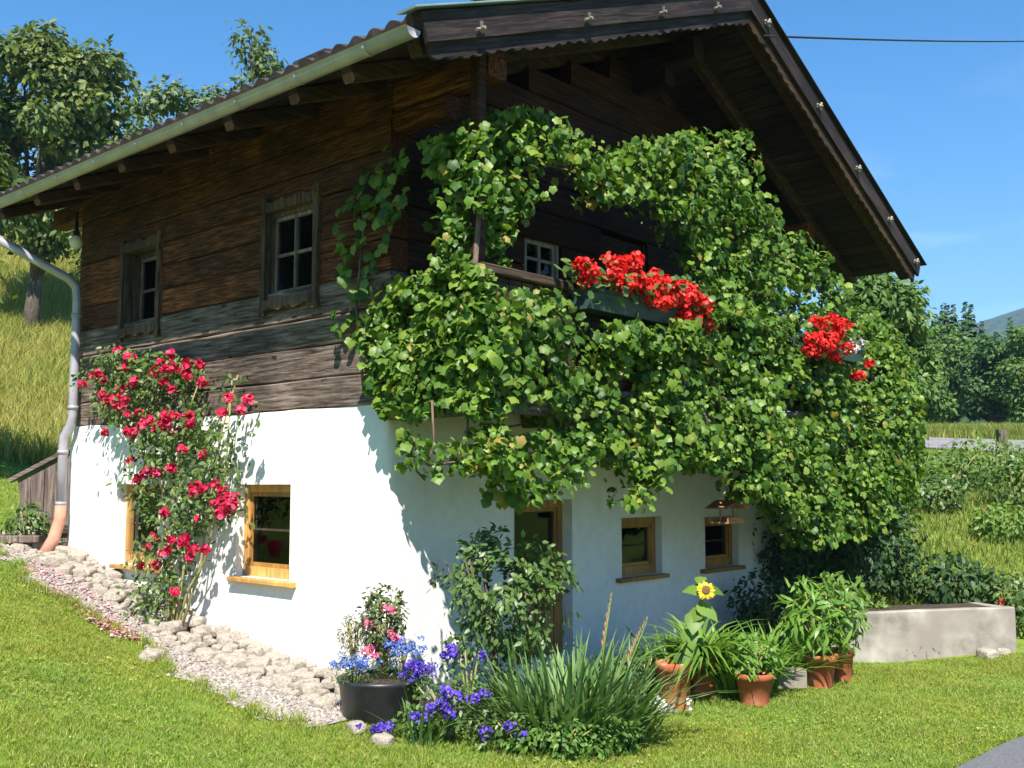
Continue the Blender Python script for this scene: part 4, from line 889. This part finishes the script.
bushy('fuchsia', 'upright pink and red fuchsia in the middle of the black tub', 'fuchsia', tb + np.array((.0, .05, .27)), (.17, .14, .5), 900, .042, T_OVAL, foliage('fuchsia_leaf', [(.06, .10, .03), (.11, .12, .04), (.08, .14, .035)], .5, .3, .2), 6,
      blooms=[(random.uniform(-.11, .11), random.uniform(-.14, -.02), random.uniform(.15, .52)) for _ in range(17)], bm_=M['pink'], br=.028, bn=14, bsz=.03)
# rose bush in front of the glazed door
bushy('rose_bush', 'tall leafy rose bush in front of the glazed door', 'bush', plant_base(503, 7.62), (.56, .34, .98), 2200, .062, T_OVAL, M['bush_leaf'], 12, None, .42, 2, gap=-.02, stemm='vine_bark')
# iris clump
def strap_clump(name, label, cat, base, n, rx, ry, L0, L1, w, a0, a1, d0, d1, m, group=None, bias=0.):
    t = thing(name, label, cat, base, 0, group); a = R.uniform(0, 6.283, n); rr = np.sqrt(R.random(n))
    b_ = np.stack([rx * rr * np.cos(a), ry * rr * np.sin(a), np.zeros(n)], 1); az = np.arctan2(b_[:, 1] / ry, b_[:, 0] / rx) + R.normal(0, .6, n) + bias
    link('leaves', straps('leaves', b_, az, R.uniform(L0, L1, n), w * R.uniform(.7, 1.2, n), R.uniform(a0, a1, n), R.uniform(d0, d1, n)), m, t); return t
ic = plant_base(568, 7.2)
iris = strap_clump('iris_clump', 'large clump of long blue green sword leaves in the middle of the bed', 'iris', ic, 500, .46, .26, .45, .95, .03, .05, .75, .05, .6, M['iris_leaf'])
strap_clump('iris_clump', 'small spiky tuft of grey green sword leaves before the black tub', 'iris', plant_base(425, 6.85), 22, .09, .07, .3, .5, .026, .2, .75, .0, .3, M['iris_leaf'])
strap_clump('iris_clump', 'low drooping tuft of sword leaves at the front right end of the bed', 'iris', plant_base(625, 7.1), 60, .18, .12, .28, .5, .026, .3, .8, .1, .5, M['iris_leaf'])
for k, (px, dd, hh_, ln, lb) in enumerate(((596, 7.35, .95, .10, 'budding gladiolus stalk standing tallest above the sword leaves'), (614, 7.4, .78, .22, 'leaning pale gladiolus stalk right of the tallest one'))):
    g = thing('gladiolus', lb, 'gladiolus', plant_base(px, dd)); mb = MB(); mb.tube([(0, 0, 0), (ln * .4, 0, hh_ * .6), (ln, 0, hh_)], [.008, .007, .003], 5); mb.build('stalk', M['lily_leaf'], g, True)
    tt = np.linspace(.62, 1, 12); P_ = np.stack([ln * tt ** 2, 0 * tt, hh_ * tt], 1); N_ = np.stack([np.cos(np.arange(12) * 3.14), -.5 + 0 * tt, .1 + 0 * tt], 1); link('bud', leaf_mesh('bud', T_OVAL, P_, N_, np.tile((.1, 0, 1.), (12, 1)), .08 * np.linspace(1, .5, 12)), foliage('glad_bud', [(.4, .3, .12), (.5, .32, .18)], .5, .3, .2), g)
# violet flowers with pale foliage
def violet(px, dd, label, sz, spots, n=420, m=None, lf=.045):
    return bushy('violet_flower_plant', label, 'flowers', plant_base(px, dd), sz, n, lf, T_OVAL, m or M['bush_leaf'], 6, 'violet flowers in the garden bed', .02, dd, spots, M['violet'], .042, 34, .024)
violet(455, 7.0, 'leafy plant with a big cluster of deep violet flowers at the front of the bed', (.32, .22, .4), [(random.gauss(-.03, .10), -.2 + random.uniform(-.05, .05), random.uniform(.2, .4)) for _ in range(9)] + [(-.13, -.2, .25), (-.17, -.2, .2), (.2, -.15, .33)])
violet(470, 7.55, 'taller plant with violet heads between the tub and the sword leaves', (.25, .18, .6), [(-.16, -.12, .50), (-.13, -.1, .55), (-.1, -.14, .52), (-.3, -.1, .40), (.1, -.15, .5)], 330, M['iris_leaf'])
violet(517, 6.85, 'low leafy mound with a few violet heads at the lawn edge', (.32, .18, .22), [(-.05, -.17, .2), (.03, -.15, .14), (-.2, -.15, .16)], 420)
bushy('violet_flower_plant', 'flat mat of violet flowers over a stone at the tub foot', 'flowers', plant_base(384, 6.95) + np.array((0, 0, .03)), (.11, .07, .06), 60, .025, T_OVAL, M['bush_leaf'], 0, 'violet flowers in the garden bed', .0, 1, [(random.gauss(0, .06), random.gauss(-.03, .03), random.uniform(.04, .07)) for _ in range(16)], M['violet'], .02, 12, .022)
for (px, dd, sz, n, lb) in ((555, 6.75, (.38, .16, .22), 800, 'low green ground plant in front of the sword leaves'), (600, 6.95, (.28, .18, .26), 600, 'rounded green plant at the front right of the sword leaves'), (420, 7.0, (.18, .12, .2), 260, 'thin green plant right of the black tub'),
                            (640, 8.6, (.2, .18, .45), 420, 'dark leafy plant behind the small left pot'), (610, 8.7, (.24, .2, .4), 380, 'dark leafy plant against the wall left of the pots')):
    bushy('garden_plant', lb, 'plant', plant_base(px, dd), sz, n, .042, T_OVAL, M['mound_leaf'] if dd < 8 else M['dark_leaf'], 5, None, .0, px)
bushy('white_flower_plant', 'low white flowers among the stones left of the pots', 'flowers', plant_base(645, 8.1), (.2, .1, .12), 120, .03, T_OVAL, M['bush_leaf'], 2, None, .02, 3, [(random.gauss(0, .12), random.uniform(-.1, .02), random.uniform(.06, .14)) for _ in range(16)], M['white_petal'], .02, 12, .022)

# ---- terracotta pots
def pot(px, dd, r, h, label, straight=False):
    b_ = plant_base(px, dd); t = thing('terracotta_pot', label, 'pot', b_, random.uniform(0, 6), 'terracotta pots on the lawn edge')
    mb = MB(); r0 = r * (.95 if straight else .72)
    mb.lathe([(0, 0), (r0, 0), (r0 * 1.01, .01), (r * .95, h * .8), (r * 1.06, h * .805), (r * 1.07, h * .97), (r * 1.03, h), (r * .93, h), (r * .90, h * .86), (0, h * .86)], n=34); mb.build('pot', M['terracotta'], t, True)
    mb = MB(); mb.lathe([(0, h * .885), (r * .905, h * .875)], n=24); mb.build('soil', M['soil'], t)
    return b_ + np.array((0, 0, h * .87))
p1 = pot(671, 8.45, .135, .36, 'tall straight orange terracotta pot holding the sunflower', True)
p2 = pot(699, 8.8, .12, .33, 'terracotta pot partly hidden by strap leaves beside the sunflower pot', True)
p3 = pot(750, 8.45, .15, .25, 'squat terracotta pot in the middle of the row, left of the stone block')
p4 = pot(814, 9.15, .15, .28, 'pale rimmed terracotta pot of lance leaves right of the stone block')
p5 = pot(836, 9.4, .11, .28, 'smaller terracotta pot tucked at the right end of the row')
p6 = pot(628, 8.55, .09, .2, 'small terracotta pot at the left end of the row, among leaves')
bb_ = plant_base(783, 9.0); mb = MB(); mb.beam((-.14, 0, .09), (.13, .02, .09), .2, .18, jit=.008, n=5, ch=.02); o = mb.build('stone_block', M['block'], None); o.location = bb_; tag(o, 'squared grey brown stone block between two terracotta pots', 'stone block')
# sunflower
sf = thing('sunflower', 'single yellow sunflower with big heart leaves rising from a pot', 'sunflower', p1)
top = at(706, 590, 8.35) - p1
mb = MB(); mb.tube([(0, 0, 0), (.1, 0, .25), (.21, -.02, .5), top + (0, .04, -.02), top + (0, .02, .02)], [.013, .012, .011, .009, .01], 7); mb.build('stem', M['lily_leaf'], sf, True)
a = np.linspace(0, 6.283, 23)[:-1]; fn_ = unit(np.array([(-.05, -.85, .4)]))[0]; ux = unit(np.cross(fn_, (0, 0, 1.)))[...]; uy = np.cross(ux, fn_)
dirs = np.outer(np.cos(a), ux) + np.outer(np.sin(a), uy); link('petals', leaf_mesh('petals', T_OVAL, top + dirs * .028, fn_ + dirs * .3 + R.normal(size=dirs.shape) * .15, dirs, R.uniform(.042, .062, 22)), M['yellow'], sf)
mb = MB(); V = [top + fn_ * .022] + [top + fn_ *   .012 + .034 * (math.cos(q) * ux + math.sin(q) * uy) for q in np.linspace(0, 6.283, 15)[:-1]]; mb.add(V, [(0, i + 1, (i + 1) % 14 + 1) for i in range(14)]); mb.build('disc', M['dark_disc'], sf)
T_HEART = fan([(0, 0, 0), (.25, -.1, -.02), (.45, .08, -.06), (.46, .35, -.08), (.28, .7, -.06), (0, 1.05, -.18), (-.28, .7, -.06), (-.46, .35, -.08), (-.45, .08, -.06), (-.25, -.1, -.02)], (0, .38, .05))
lv = [((.21, -.03, .46), (-.5, -.5, .7), (-.8, -.3, -.3), .17), ((.22, -.03, .5), (.3, -.6, .7), (.5, -.5, .1), .18), ((.12, -.02, .3), (-.3, -.8, .5), (.1, -.4, -.9), .16), ((.24, 0, .62), (-.1, -.5, .8), (-.95, -.1, .25), .16), ((.27, -.0, .64), (.3, -.5, .8), (.95, -.1, -.15), .16), ((.1, -.03, .2), (.3, -.8, .5), (.7, -.4, -.6), .17), ((.25, .0, .68), (-.2, -.5, .8), (-.5, .1, .7), .10), ((.05, -.05, .12), (-.2, -.9, .4), (.3, -.3, -.95), .15), ((.17, -.03, .42), (-.1, -.7, .6), (-.2, -.6, -.6), .17)]
link('leaves', leaf_mesh('leaves', T_HEART, np.array([l[0] for l in lv]), np.array([l[1] for l in lv]), np.array([l[2] for l in lv]), np.array([l[3] for l in lv])), M['bright_leaf'], sf)
strap_clump('lily_clump', 'bright strap leaved lily spilling from the half hidden pot', 'lily', p2, 130, .1, .1, .4, .75, .04, .3, .85, .5, 1.1, M['lily_leaf'])
strap_clump('lily_clump', 'bright green arching lily clump behind the squat middle pot', 'lily', plant_base(735, 8.85), 240, .3, .2, .45, .78, .04, .1, .6, .2, .7, M['lily_leaf'])
strap_clump('lily_clump', 'arching lily clump left of the sunflower against the wall', 'lily', plant_base(672, 9.0), 150, .2, .15, .4, .75, .04, .1, .6, .2, .7, M['lily_leaf'])
strap_clump('lily_clump', 'broad lily clump behind the stone block', 'lily', plant_base(778, 9.3), 190, .25, .18, .4, .72, .036, .15, .6, .2, .7, M['lily_leaf'])
bushy('pot_plant', 'bushy mid green plant growing in the squat middle pot', 'plant', p3, (.2, .17, .32), 420, .06, T_OVAL, M['lily_leaf'], 6, 'plants growing in the pots', -.02)
bushy('pot_plant', 'tall oleander like plant with lance leaves in the pale rimmed pot', 'plant', p4, (.3, .24, .6), 520, .15, T_LANCE, M['lily_leaf'], 9, 'plants growing in the pots', .05)
bushy('pot_plant', 'yellow green leafy plant in the smaller pot at the right end', 'plant', p5, (.24, .2, .62), 420, .085, T_OVAL, M['bright_leaf'], 7, 'plants growing in the pots', .08)
bushy('pot_plant', 'dark little plant in the small left pot', 'plant', p6, (.12, .1, .2), 150, .045, T_OVAL, M['dark_leaf'], 4, 'plants growing in the pots', 0)
bushy('potted_shrub', 'thin dark brownish plant standing behind the stone block', 'plant', plant_base(786, 9.2), (.16, .14, .5), 260, .06, T_OVAL, M['dark_leaf'], 6, None, .05)
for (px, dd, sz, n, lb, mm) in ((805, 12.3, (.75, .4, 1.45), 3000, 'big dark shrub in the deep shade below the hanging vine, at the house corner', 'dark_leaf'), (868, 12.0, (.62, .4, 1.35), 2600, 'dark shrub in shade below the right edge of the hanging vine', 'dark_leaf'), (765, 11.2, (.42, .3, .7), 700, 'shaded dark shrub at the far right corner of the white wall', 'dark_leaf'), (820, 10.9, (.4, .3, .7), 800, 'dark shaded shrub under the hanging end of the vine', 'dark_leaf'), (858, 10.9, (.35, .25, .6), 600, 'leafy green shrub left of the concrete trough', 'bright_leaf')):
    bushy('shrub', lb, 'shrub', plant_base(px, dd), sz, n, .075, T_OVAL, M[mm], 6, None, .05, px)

# ---- concrete trough and the bank behind
tr = np.array((3.10, 10.33, G(3.4, 10.4))); ta = math.atan2(.47, 1.83); t = thing('concrete_trough', 'long weathered grey concrete trough at the edge of the lawn', 'trough', tr, ta)
TL = 2.12; mb = MB(); mb.beam((0, .05, .22), (TL, .05, .22), .1, .52, jit=.003, n=8, ch=.012); mb.beam((0, .62, .18), (TL, .62, .18), .1, .52, jit=.003, n=8, ch=.012); mb.beam((.05, .101, .22), (.05, .569, .22), .1, .515, ch=.012); mb.beam((TL - .05, .101, .22), (TL - .05, .569, .21), .1, .515, ch=.012); mb.build('basin', M['concrete'], t)
mb = MB(); mb.box((.09, .095, .0), (TL - .09, .568, .462)); mb.build('soil', M['soil'], t)
def bank_bush(px, py_top, dd, w, h, label, mm, n=700, leaf=.07, T=T_OVAL, **kw): return bushy('shrub', label, 'shrub', plant_base(px, dd), (w, w * .7, h), n, leaf, T, M[mm], 6, kw.pop('group', None), .02, px, **kw)
bank_bush(950, 0, 11.9, .48, .62, 'dark rounded hydrangea like shrub behind the concrete trough', 'dark_leaf', 800, .09)
bank_bush(1005, 0, 11.7, .3, .5, 'green shrub with one small red flower at the right end of the trough', 'bush_leaf', 500, .07, blooms=[(-.2, -.2, .2)], bm_=M['geranium'], br=.03, bn=14, bsz=.03)
bank_bush(1040, 0, 11.2, .4, .55, 'green shrub at the right picture edge beside the trough', 'bush_leaf', 500, .07)
bank_bush(900, 0, 10.75, .3, .16, 'low silvery herb spreading over the left half of the trough', 'pale_tree', 300, .045, T_LANCE)
bank_bush(898, 0, 12.4, .35, .42, 'pale feathery plant on the slope behind the trough', 'pale_tree', 420, .06, T_LANCE)
for k, (px, dd, w, h, mm, lb) in enumerate(((918, 16.5, .55, .8, 'bright_leaf', 'light green shrub nearest the vine on the bank'), (952, 17.2, .6, .75, 'bush_leaf', 'mid green shrub in the hedge row on the bank, left of the post'), (985, 17.6, .65, .95, 'bright_leaf', 'tall yellow green shrub below the wooden post'), (1018, 15.6, .6, .95, 'bush_leaf', 'green shrub at the right picture edge on the bank'), (1046, 16.0, .7, 1.0, 'bright_leaf', 'yellow green shrub past the right picture edge'), (938, 15.6, .4, .5, 'bush_leaf', 'low dark green shrub on the bank below the hedge row'), (1000, 14.3, .4, .5, 'bright_leaf', 'small yellow green shrub standing alone on the grassy bank'))):
    bank_bush(px, 0, dd, w, h, lb, mm, 620, .09, blooms=[(random.gauss(0, .2), -.2, random.uniform(.35, .6)) for _ in range(10)] if 'yellow flower' in lb else (), bm_=M['yellow'], br=.04, bn=14, bsz=.04)
fp = plant_base(1003, 24.2); mb = MB(); mb.beam((0, 0, -.2), (0.02, 0, .72), .2, .2, up=(0, 1, 0), jit=.01, n=5, ch=.03); o = mb.build('wooden_post', M['old_plank'], None); o.location = fp; tag(o, 'short grey wooden post beside the pale country road', 'post')
# plank screen and plant at the far left corner of the house
sc = plant_base(42, 12.3); t = thing('plank_screen', 'weathered plank screen with a sloping cap beside the downpipe', 'screen', sc, .15)
for k in range(4):
    x0 = -.27 + k * .15; hh_ = .66 + .085 * k; mb = MB(); mb.prism([(x0, -.15), (x0 + .142, -.15), (x0 + .142, hh_ + .05), (x0, hh_)] if k else [(x0 + .03, -.15), (x0 + .142, -.15), (x0 + .142, hh_ + .05), (x0, hh_), (x0 + .035, .45), (x0, .25)], lambda a, b, d: (a, d, b), 0, .03); mb.build('plank', M['old_plank'], t)
mb = MB(); mb.beam((-.36, .015, .66), (.36, .015, 1.07), .12, .05, ch=.006); mb.build('cap', M['grey_x'], t)
mb = MB(); mb.beam((.0, -.02, .08), (.38, -.02, .1), .05, .1, ch=.006); mb.build('rail', M['dark_x'], t)
stp = plant_base(8, 11.2); mb = MB(); mb.beam((-.5, 0, .06), (.38, .05, .06), .25, .08, jit=.006, n=4); o = mb.build('timber_step', M['old_plank'], None); o.location = stp; tag(o, 'old timber step at the left picture edge above the gravel', 'step')
bushy('garden_plant', 'leafy green plant in front of the plank screen and downpipe foot', 'plant', plant_base(28, 11.3), (.24, .2, .45), 330, .08, T_OVAL, M['bush_leaf'], 6, None, .02, 9)

# ================================================================== TREES
def tree(name, label, cat, base, h, cr, tr_h, tr_r, n, leaf, m, seed=0, group=None, clumps=26, lean=0., squash=1., T=T_QUAD, open_=.3):
    rr = np.random.default_rng(seed + 50); t = thing(name, label, cat, base, 0, group)
    mb = MB(); tops = np.array((lean, 0, tr_h)); mb.tube([(0, 0, -.2), (lean * .3, 0, tr_h * .5), tops, tops + (lean * .3, 0, (h - tr_h) * .55)], [tr_r * 1.25, tr_r, tr_r * .85, tr_r * .25], 9)
    cz = (tr_h + h) / 2 + .1 * (h - tr_h); ch = (h - tr_h) / 2 * 1.05; cs = []
    for k in range(clumps):
        d = unit(rr.normal(size=3)); q = d * (rr.uniform(.35, 1.) ** .6) * np.array((cr, cr * squash, ch)); c = np.array((lean * 1.2, 0, cz)) + q * (1 - .18 * rr.random()); cs.append(c)
        if k % 2 == 0:
            s_ = tops + (0, 0, (h - tr_h) * rr.uniform(-.05, .3)); mid = (s_ + c) / 2 + rr.normal(size=3) * .12 * cr; mb.tube([s_, mid, c], [tr_r * .42, tr_r * .26, tr_r * .08], 6)
    mb.build('trunk', M['bark'], t, True)
    cs = np.array(cs); which = rr.integers(0, clumps, n); rad_ = cr * (open_ + .16 * rr.random(clumps)); d = unit(rr.normal(size=(n, 3))); P_ = cs[which] + d * (rad_[which] * rr.uniform(.3, 1, n) ** .5)[:, None] * np.array((1, 1, .75)); P_ = P_ + rr.normal(size=P_.shape) * leaf * .4
    N_ = unit(d + np.array((0, -.2, .6))) + rr.normal(size=P_.shape) * .45; D_ = d + np.array((0, 0, -.5)) + rr.normal(size=P_.shape) * .5
    link('crown', leaf_mesh('crown', T, P_, N_, D_, leaf * rr.uniform(.65, 1.3, n)), m, t); return t
def tb_(px, dd): x = px_x(px, dd); return (x, dd, G(x, dd))
tree('apple_tree', 'big dark leafed apple tree on the hillside at the left picture edge', 'tree', tb_(24, 33), 10.2, 2.75, 1.7, .24, 17000, .26, M['tree_leaf'], 1, 'orchard trees behind the house', 46, .1, open_=.24)
tree('apple_tree', 'sparse pale orchard tree whose top shows highest above the left roof edge', 'tree', tb_(243, 24), 10.2, 1.25, 3.2, .16, 4200, .16, M['pale_tree'], 3, 'orchard trees behind the house', 26, T=T_OVAL, open_=.22)
tree('apple_tree', 'lower orchard tree showing its top above the middle of the left roof edge', 'tree', tb_(152, 24), 8.5, 1.2, 3., .16, 3600, .16, M['pale_tree'], 4, 'orchard trees behind the house', 24, T=T_OVAL, open_=.22)
tree('apple_tree', 'bushy orchard tree between the big apple tree and the roof edge', 'tree', tb_(98, 26), 6.8, 1.4, 2.6, .17, 4200, .2, M['tree_leaf'], 5, 'orchard trees behind the house', 26, T=T_OVAL)
tree('apple_tree', 'slender tree whose topmost twigs peep above the front gable edge', 'tree', tb_(497, 24), 14.0, .9, 4.2, .15, 2200, .18, M['pale_tree'], 6, 'orchard trees behind the house', 22, T=T_OVAL, open_=.2)
tree('garden_tree', 'light green bushy tree just behind the right end of the house', 'tree', tb_(884, 18.5), 3.7, .9, .5, .12, 12000, .14, M['light_tree'], 7, None, 40, T=T_OVAL, open_=.3)
# conifer wood beyond the road
def conifer(seed, h, r):
    rr = np.random.default_rng(seed); V = []; F = []; nl = 34
    for l in range(nl):
        f = l / nl; zz = h * (.03 + .97 * f); R_ = r * (1 - f) ** .9 * rr.uniform(.85, 1.1) + .16; nb = 9 if f < .7 else 6
        for k in range(nb):
            a = rr.uniform(0, 6.283); L_ = R_ * rr.uniform(.7, 1.15); w = L_ * .34 + .14; d = np.array((math.cos(a), math.sin(a), 0)); s = np.array((-d[1], d[0], 0)); p = np.array((0, 0, min(h * .985, zz + rr.normal() * h * .014))); b = len(V)
            up = .12 * L_
            V += [p, p + d * L_ * .35 + s * w * .8 + (0, 0, up), p + d * L_ * .7 + s * w * .55 - (0, 0, L_ * .15), p + d * L_ - (0, 0, L_ * .36), p + d * L_ * .7 - s * w * .55 - (0, 0, L_ * .15), p + d * L_ * .35 - s * w * .8 + (0, 0, up), p + d * L_ * .55 + (0, 0, up * .8), p + d * L_ * .5 + s * w * .9 - (0, 0, L_ * .3), p + d * L_ * .5 - s * w * .9 - (0, 0, L_ * .3)]
            F += [(b, b + 1, b + 6), (b + 1, b + 2, b + 6), (b + 2, b + 3, b + 6), (b + 3, b + 4, b + 6), (b + 4, b + 5, b + 6), (b + 5, b, b + 6), (b + 1, b + 7, b + 2), (b + 5, b + 4, b + 8)]
    return np_mesh('crown', V, F)
protos = []
for k, (h, r) in enumerate(((10.5, 2.0), (9., 2.1), (11.5, 1.9), (8., 1.9))):
    t = thing('conifer', 'dark spruce in the closed row of conifers beyond the country road', 'tree', (0, 0, 0), 0, 'conifers of the wood beyond the road')
    link('crown', conifer(k + 3, h, r), M['conifer'], t); mb = MB(); mb.tube([(0, 0, -.3), (0, 0, h * .5), (0, 0, h * .9)], [.22, .14, .02], 7); mb.build('trunk', M['bark'], t, True); protos.append([t, False])
spots = []
for row, (dd, n, x0, x1) in enumerate(((60, 16, 890, 1110), (66, 18, 880, 1110), (73, 20, 870, 1110), (82, 20, 860, 1110), (94, 22, 850, 1110))):
    for k in range(n): spots.append((x0 + (x1 - x0) * (k + random.uniform(.1, .9)) / n, dd + random.uniform(-3, 3)))
for k, (px, dd) in enumerate(spots):
    pr = protos[k % 4]; sc_ = random.uniform(.84, 1.04) * (.87 + .0036 * (dd - 60)) * (1 if px < 950 else .88 if px < 975 else .78)
    b_ = tb_(px, dd)
    if not pr[1]: pr[1] = True; pr[0].location = b_; pr[0].rotation_euler = (0, 0, random.uniform(0, 6)); pr[0].scale = (sc_,) * 3
    else: dup(pr[0], b_, random.uniform(0, 6.28), sc_)
for (px, dd, h, r, lb, sd) in ((1000, 50, 4.6, 1.7, 'broad rounded leafy tree nearest the post, in front of the conifers', 11), (944, 54, 5.9, 2.0, 'leafy tree left of the rounded one at the wood edge', 12), (905, 50, 5.6, 1.6, 'dark leafy tree rising beside the vine at the wood edge', 13), (1042, 47, 4.8, 1.6, 'leafy tree at the right picture edge before the conifers', 14), (968, 60, 5.4, 2.0, 'pale leafy tree peering over the wood edge trees', 15), (925, 47, 2.8, 1.2, 'low leafy shrub tree at the wood edge next to the road bend', 16)):
    tree('woodland_tree', lb, 'tree', tb_(px, dd), h * .93, r, .35, .14, 7500, .24, M['wood_leaf' if sd % 2 else 'wood_leaf_bright'], sd, 'leafy trees at the wood edge', 30, open_=.32)
for (x, y, h_, sd, lb) in ((-17.5, 9.3, 9.0, 31, 'tall unseen orchard tree added left of the picture for the upper window to mirror'), (-19.0, 13.2, 9.5, 32, 'second unseen orchard tree added left of the picture for the upper window to mirror')):
    tree('apple_tree', lb, 'tree', (x, y, G(x, y)), h_, 3.2, 1.9, .22, 7000, .3, M['tree_leaf'], sd, 'orchard trees behind the house', 34)  # unseen trees added so the upper window mirrors leaves instead of sky
# a tree left of the picture whose shade falls on the meadow
tree('apple_tree', 'apple tree outside the left picture edge shading the meadow foot', 'tree', (-9.9, 15.8, G(-9.9, 15.8)), 5.6, 1.8, 1.9, .17, 6000, .22, M['tree_leaf'], 21, 'orchard trees behind the house', 26)

# ---- the summer air
mb = MB(); mb.box((-2200, -2200, -30), (2200, 2200, 420)); hz = mb.build('haze', None, None)
hm = bpy.data.materials.new('haze'); hm.use_nodes = True; hn = hm.node_tree; hn.nodes.remove(hn.nodes['Principled BSDF'])
pv = hn.nodes.new('ShaderNodeVolumePrincipled'); pv.inputs['Color'].default_value = (.42, .66, 1, 1); pv.inputs['Density'].default_value = .00030; pv.inputs['Anisotropy'].default_value = .0
hn.links.new(pv.outputs[0], hn.nodes['Material Output'].inputs['Volume']); hz.data.materials.append(hm); tag(hz, 'thin bluish summer haze filling the valley air', 'haze', kind='stuff')
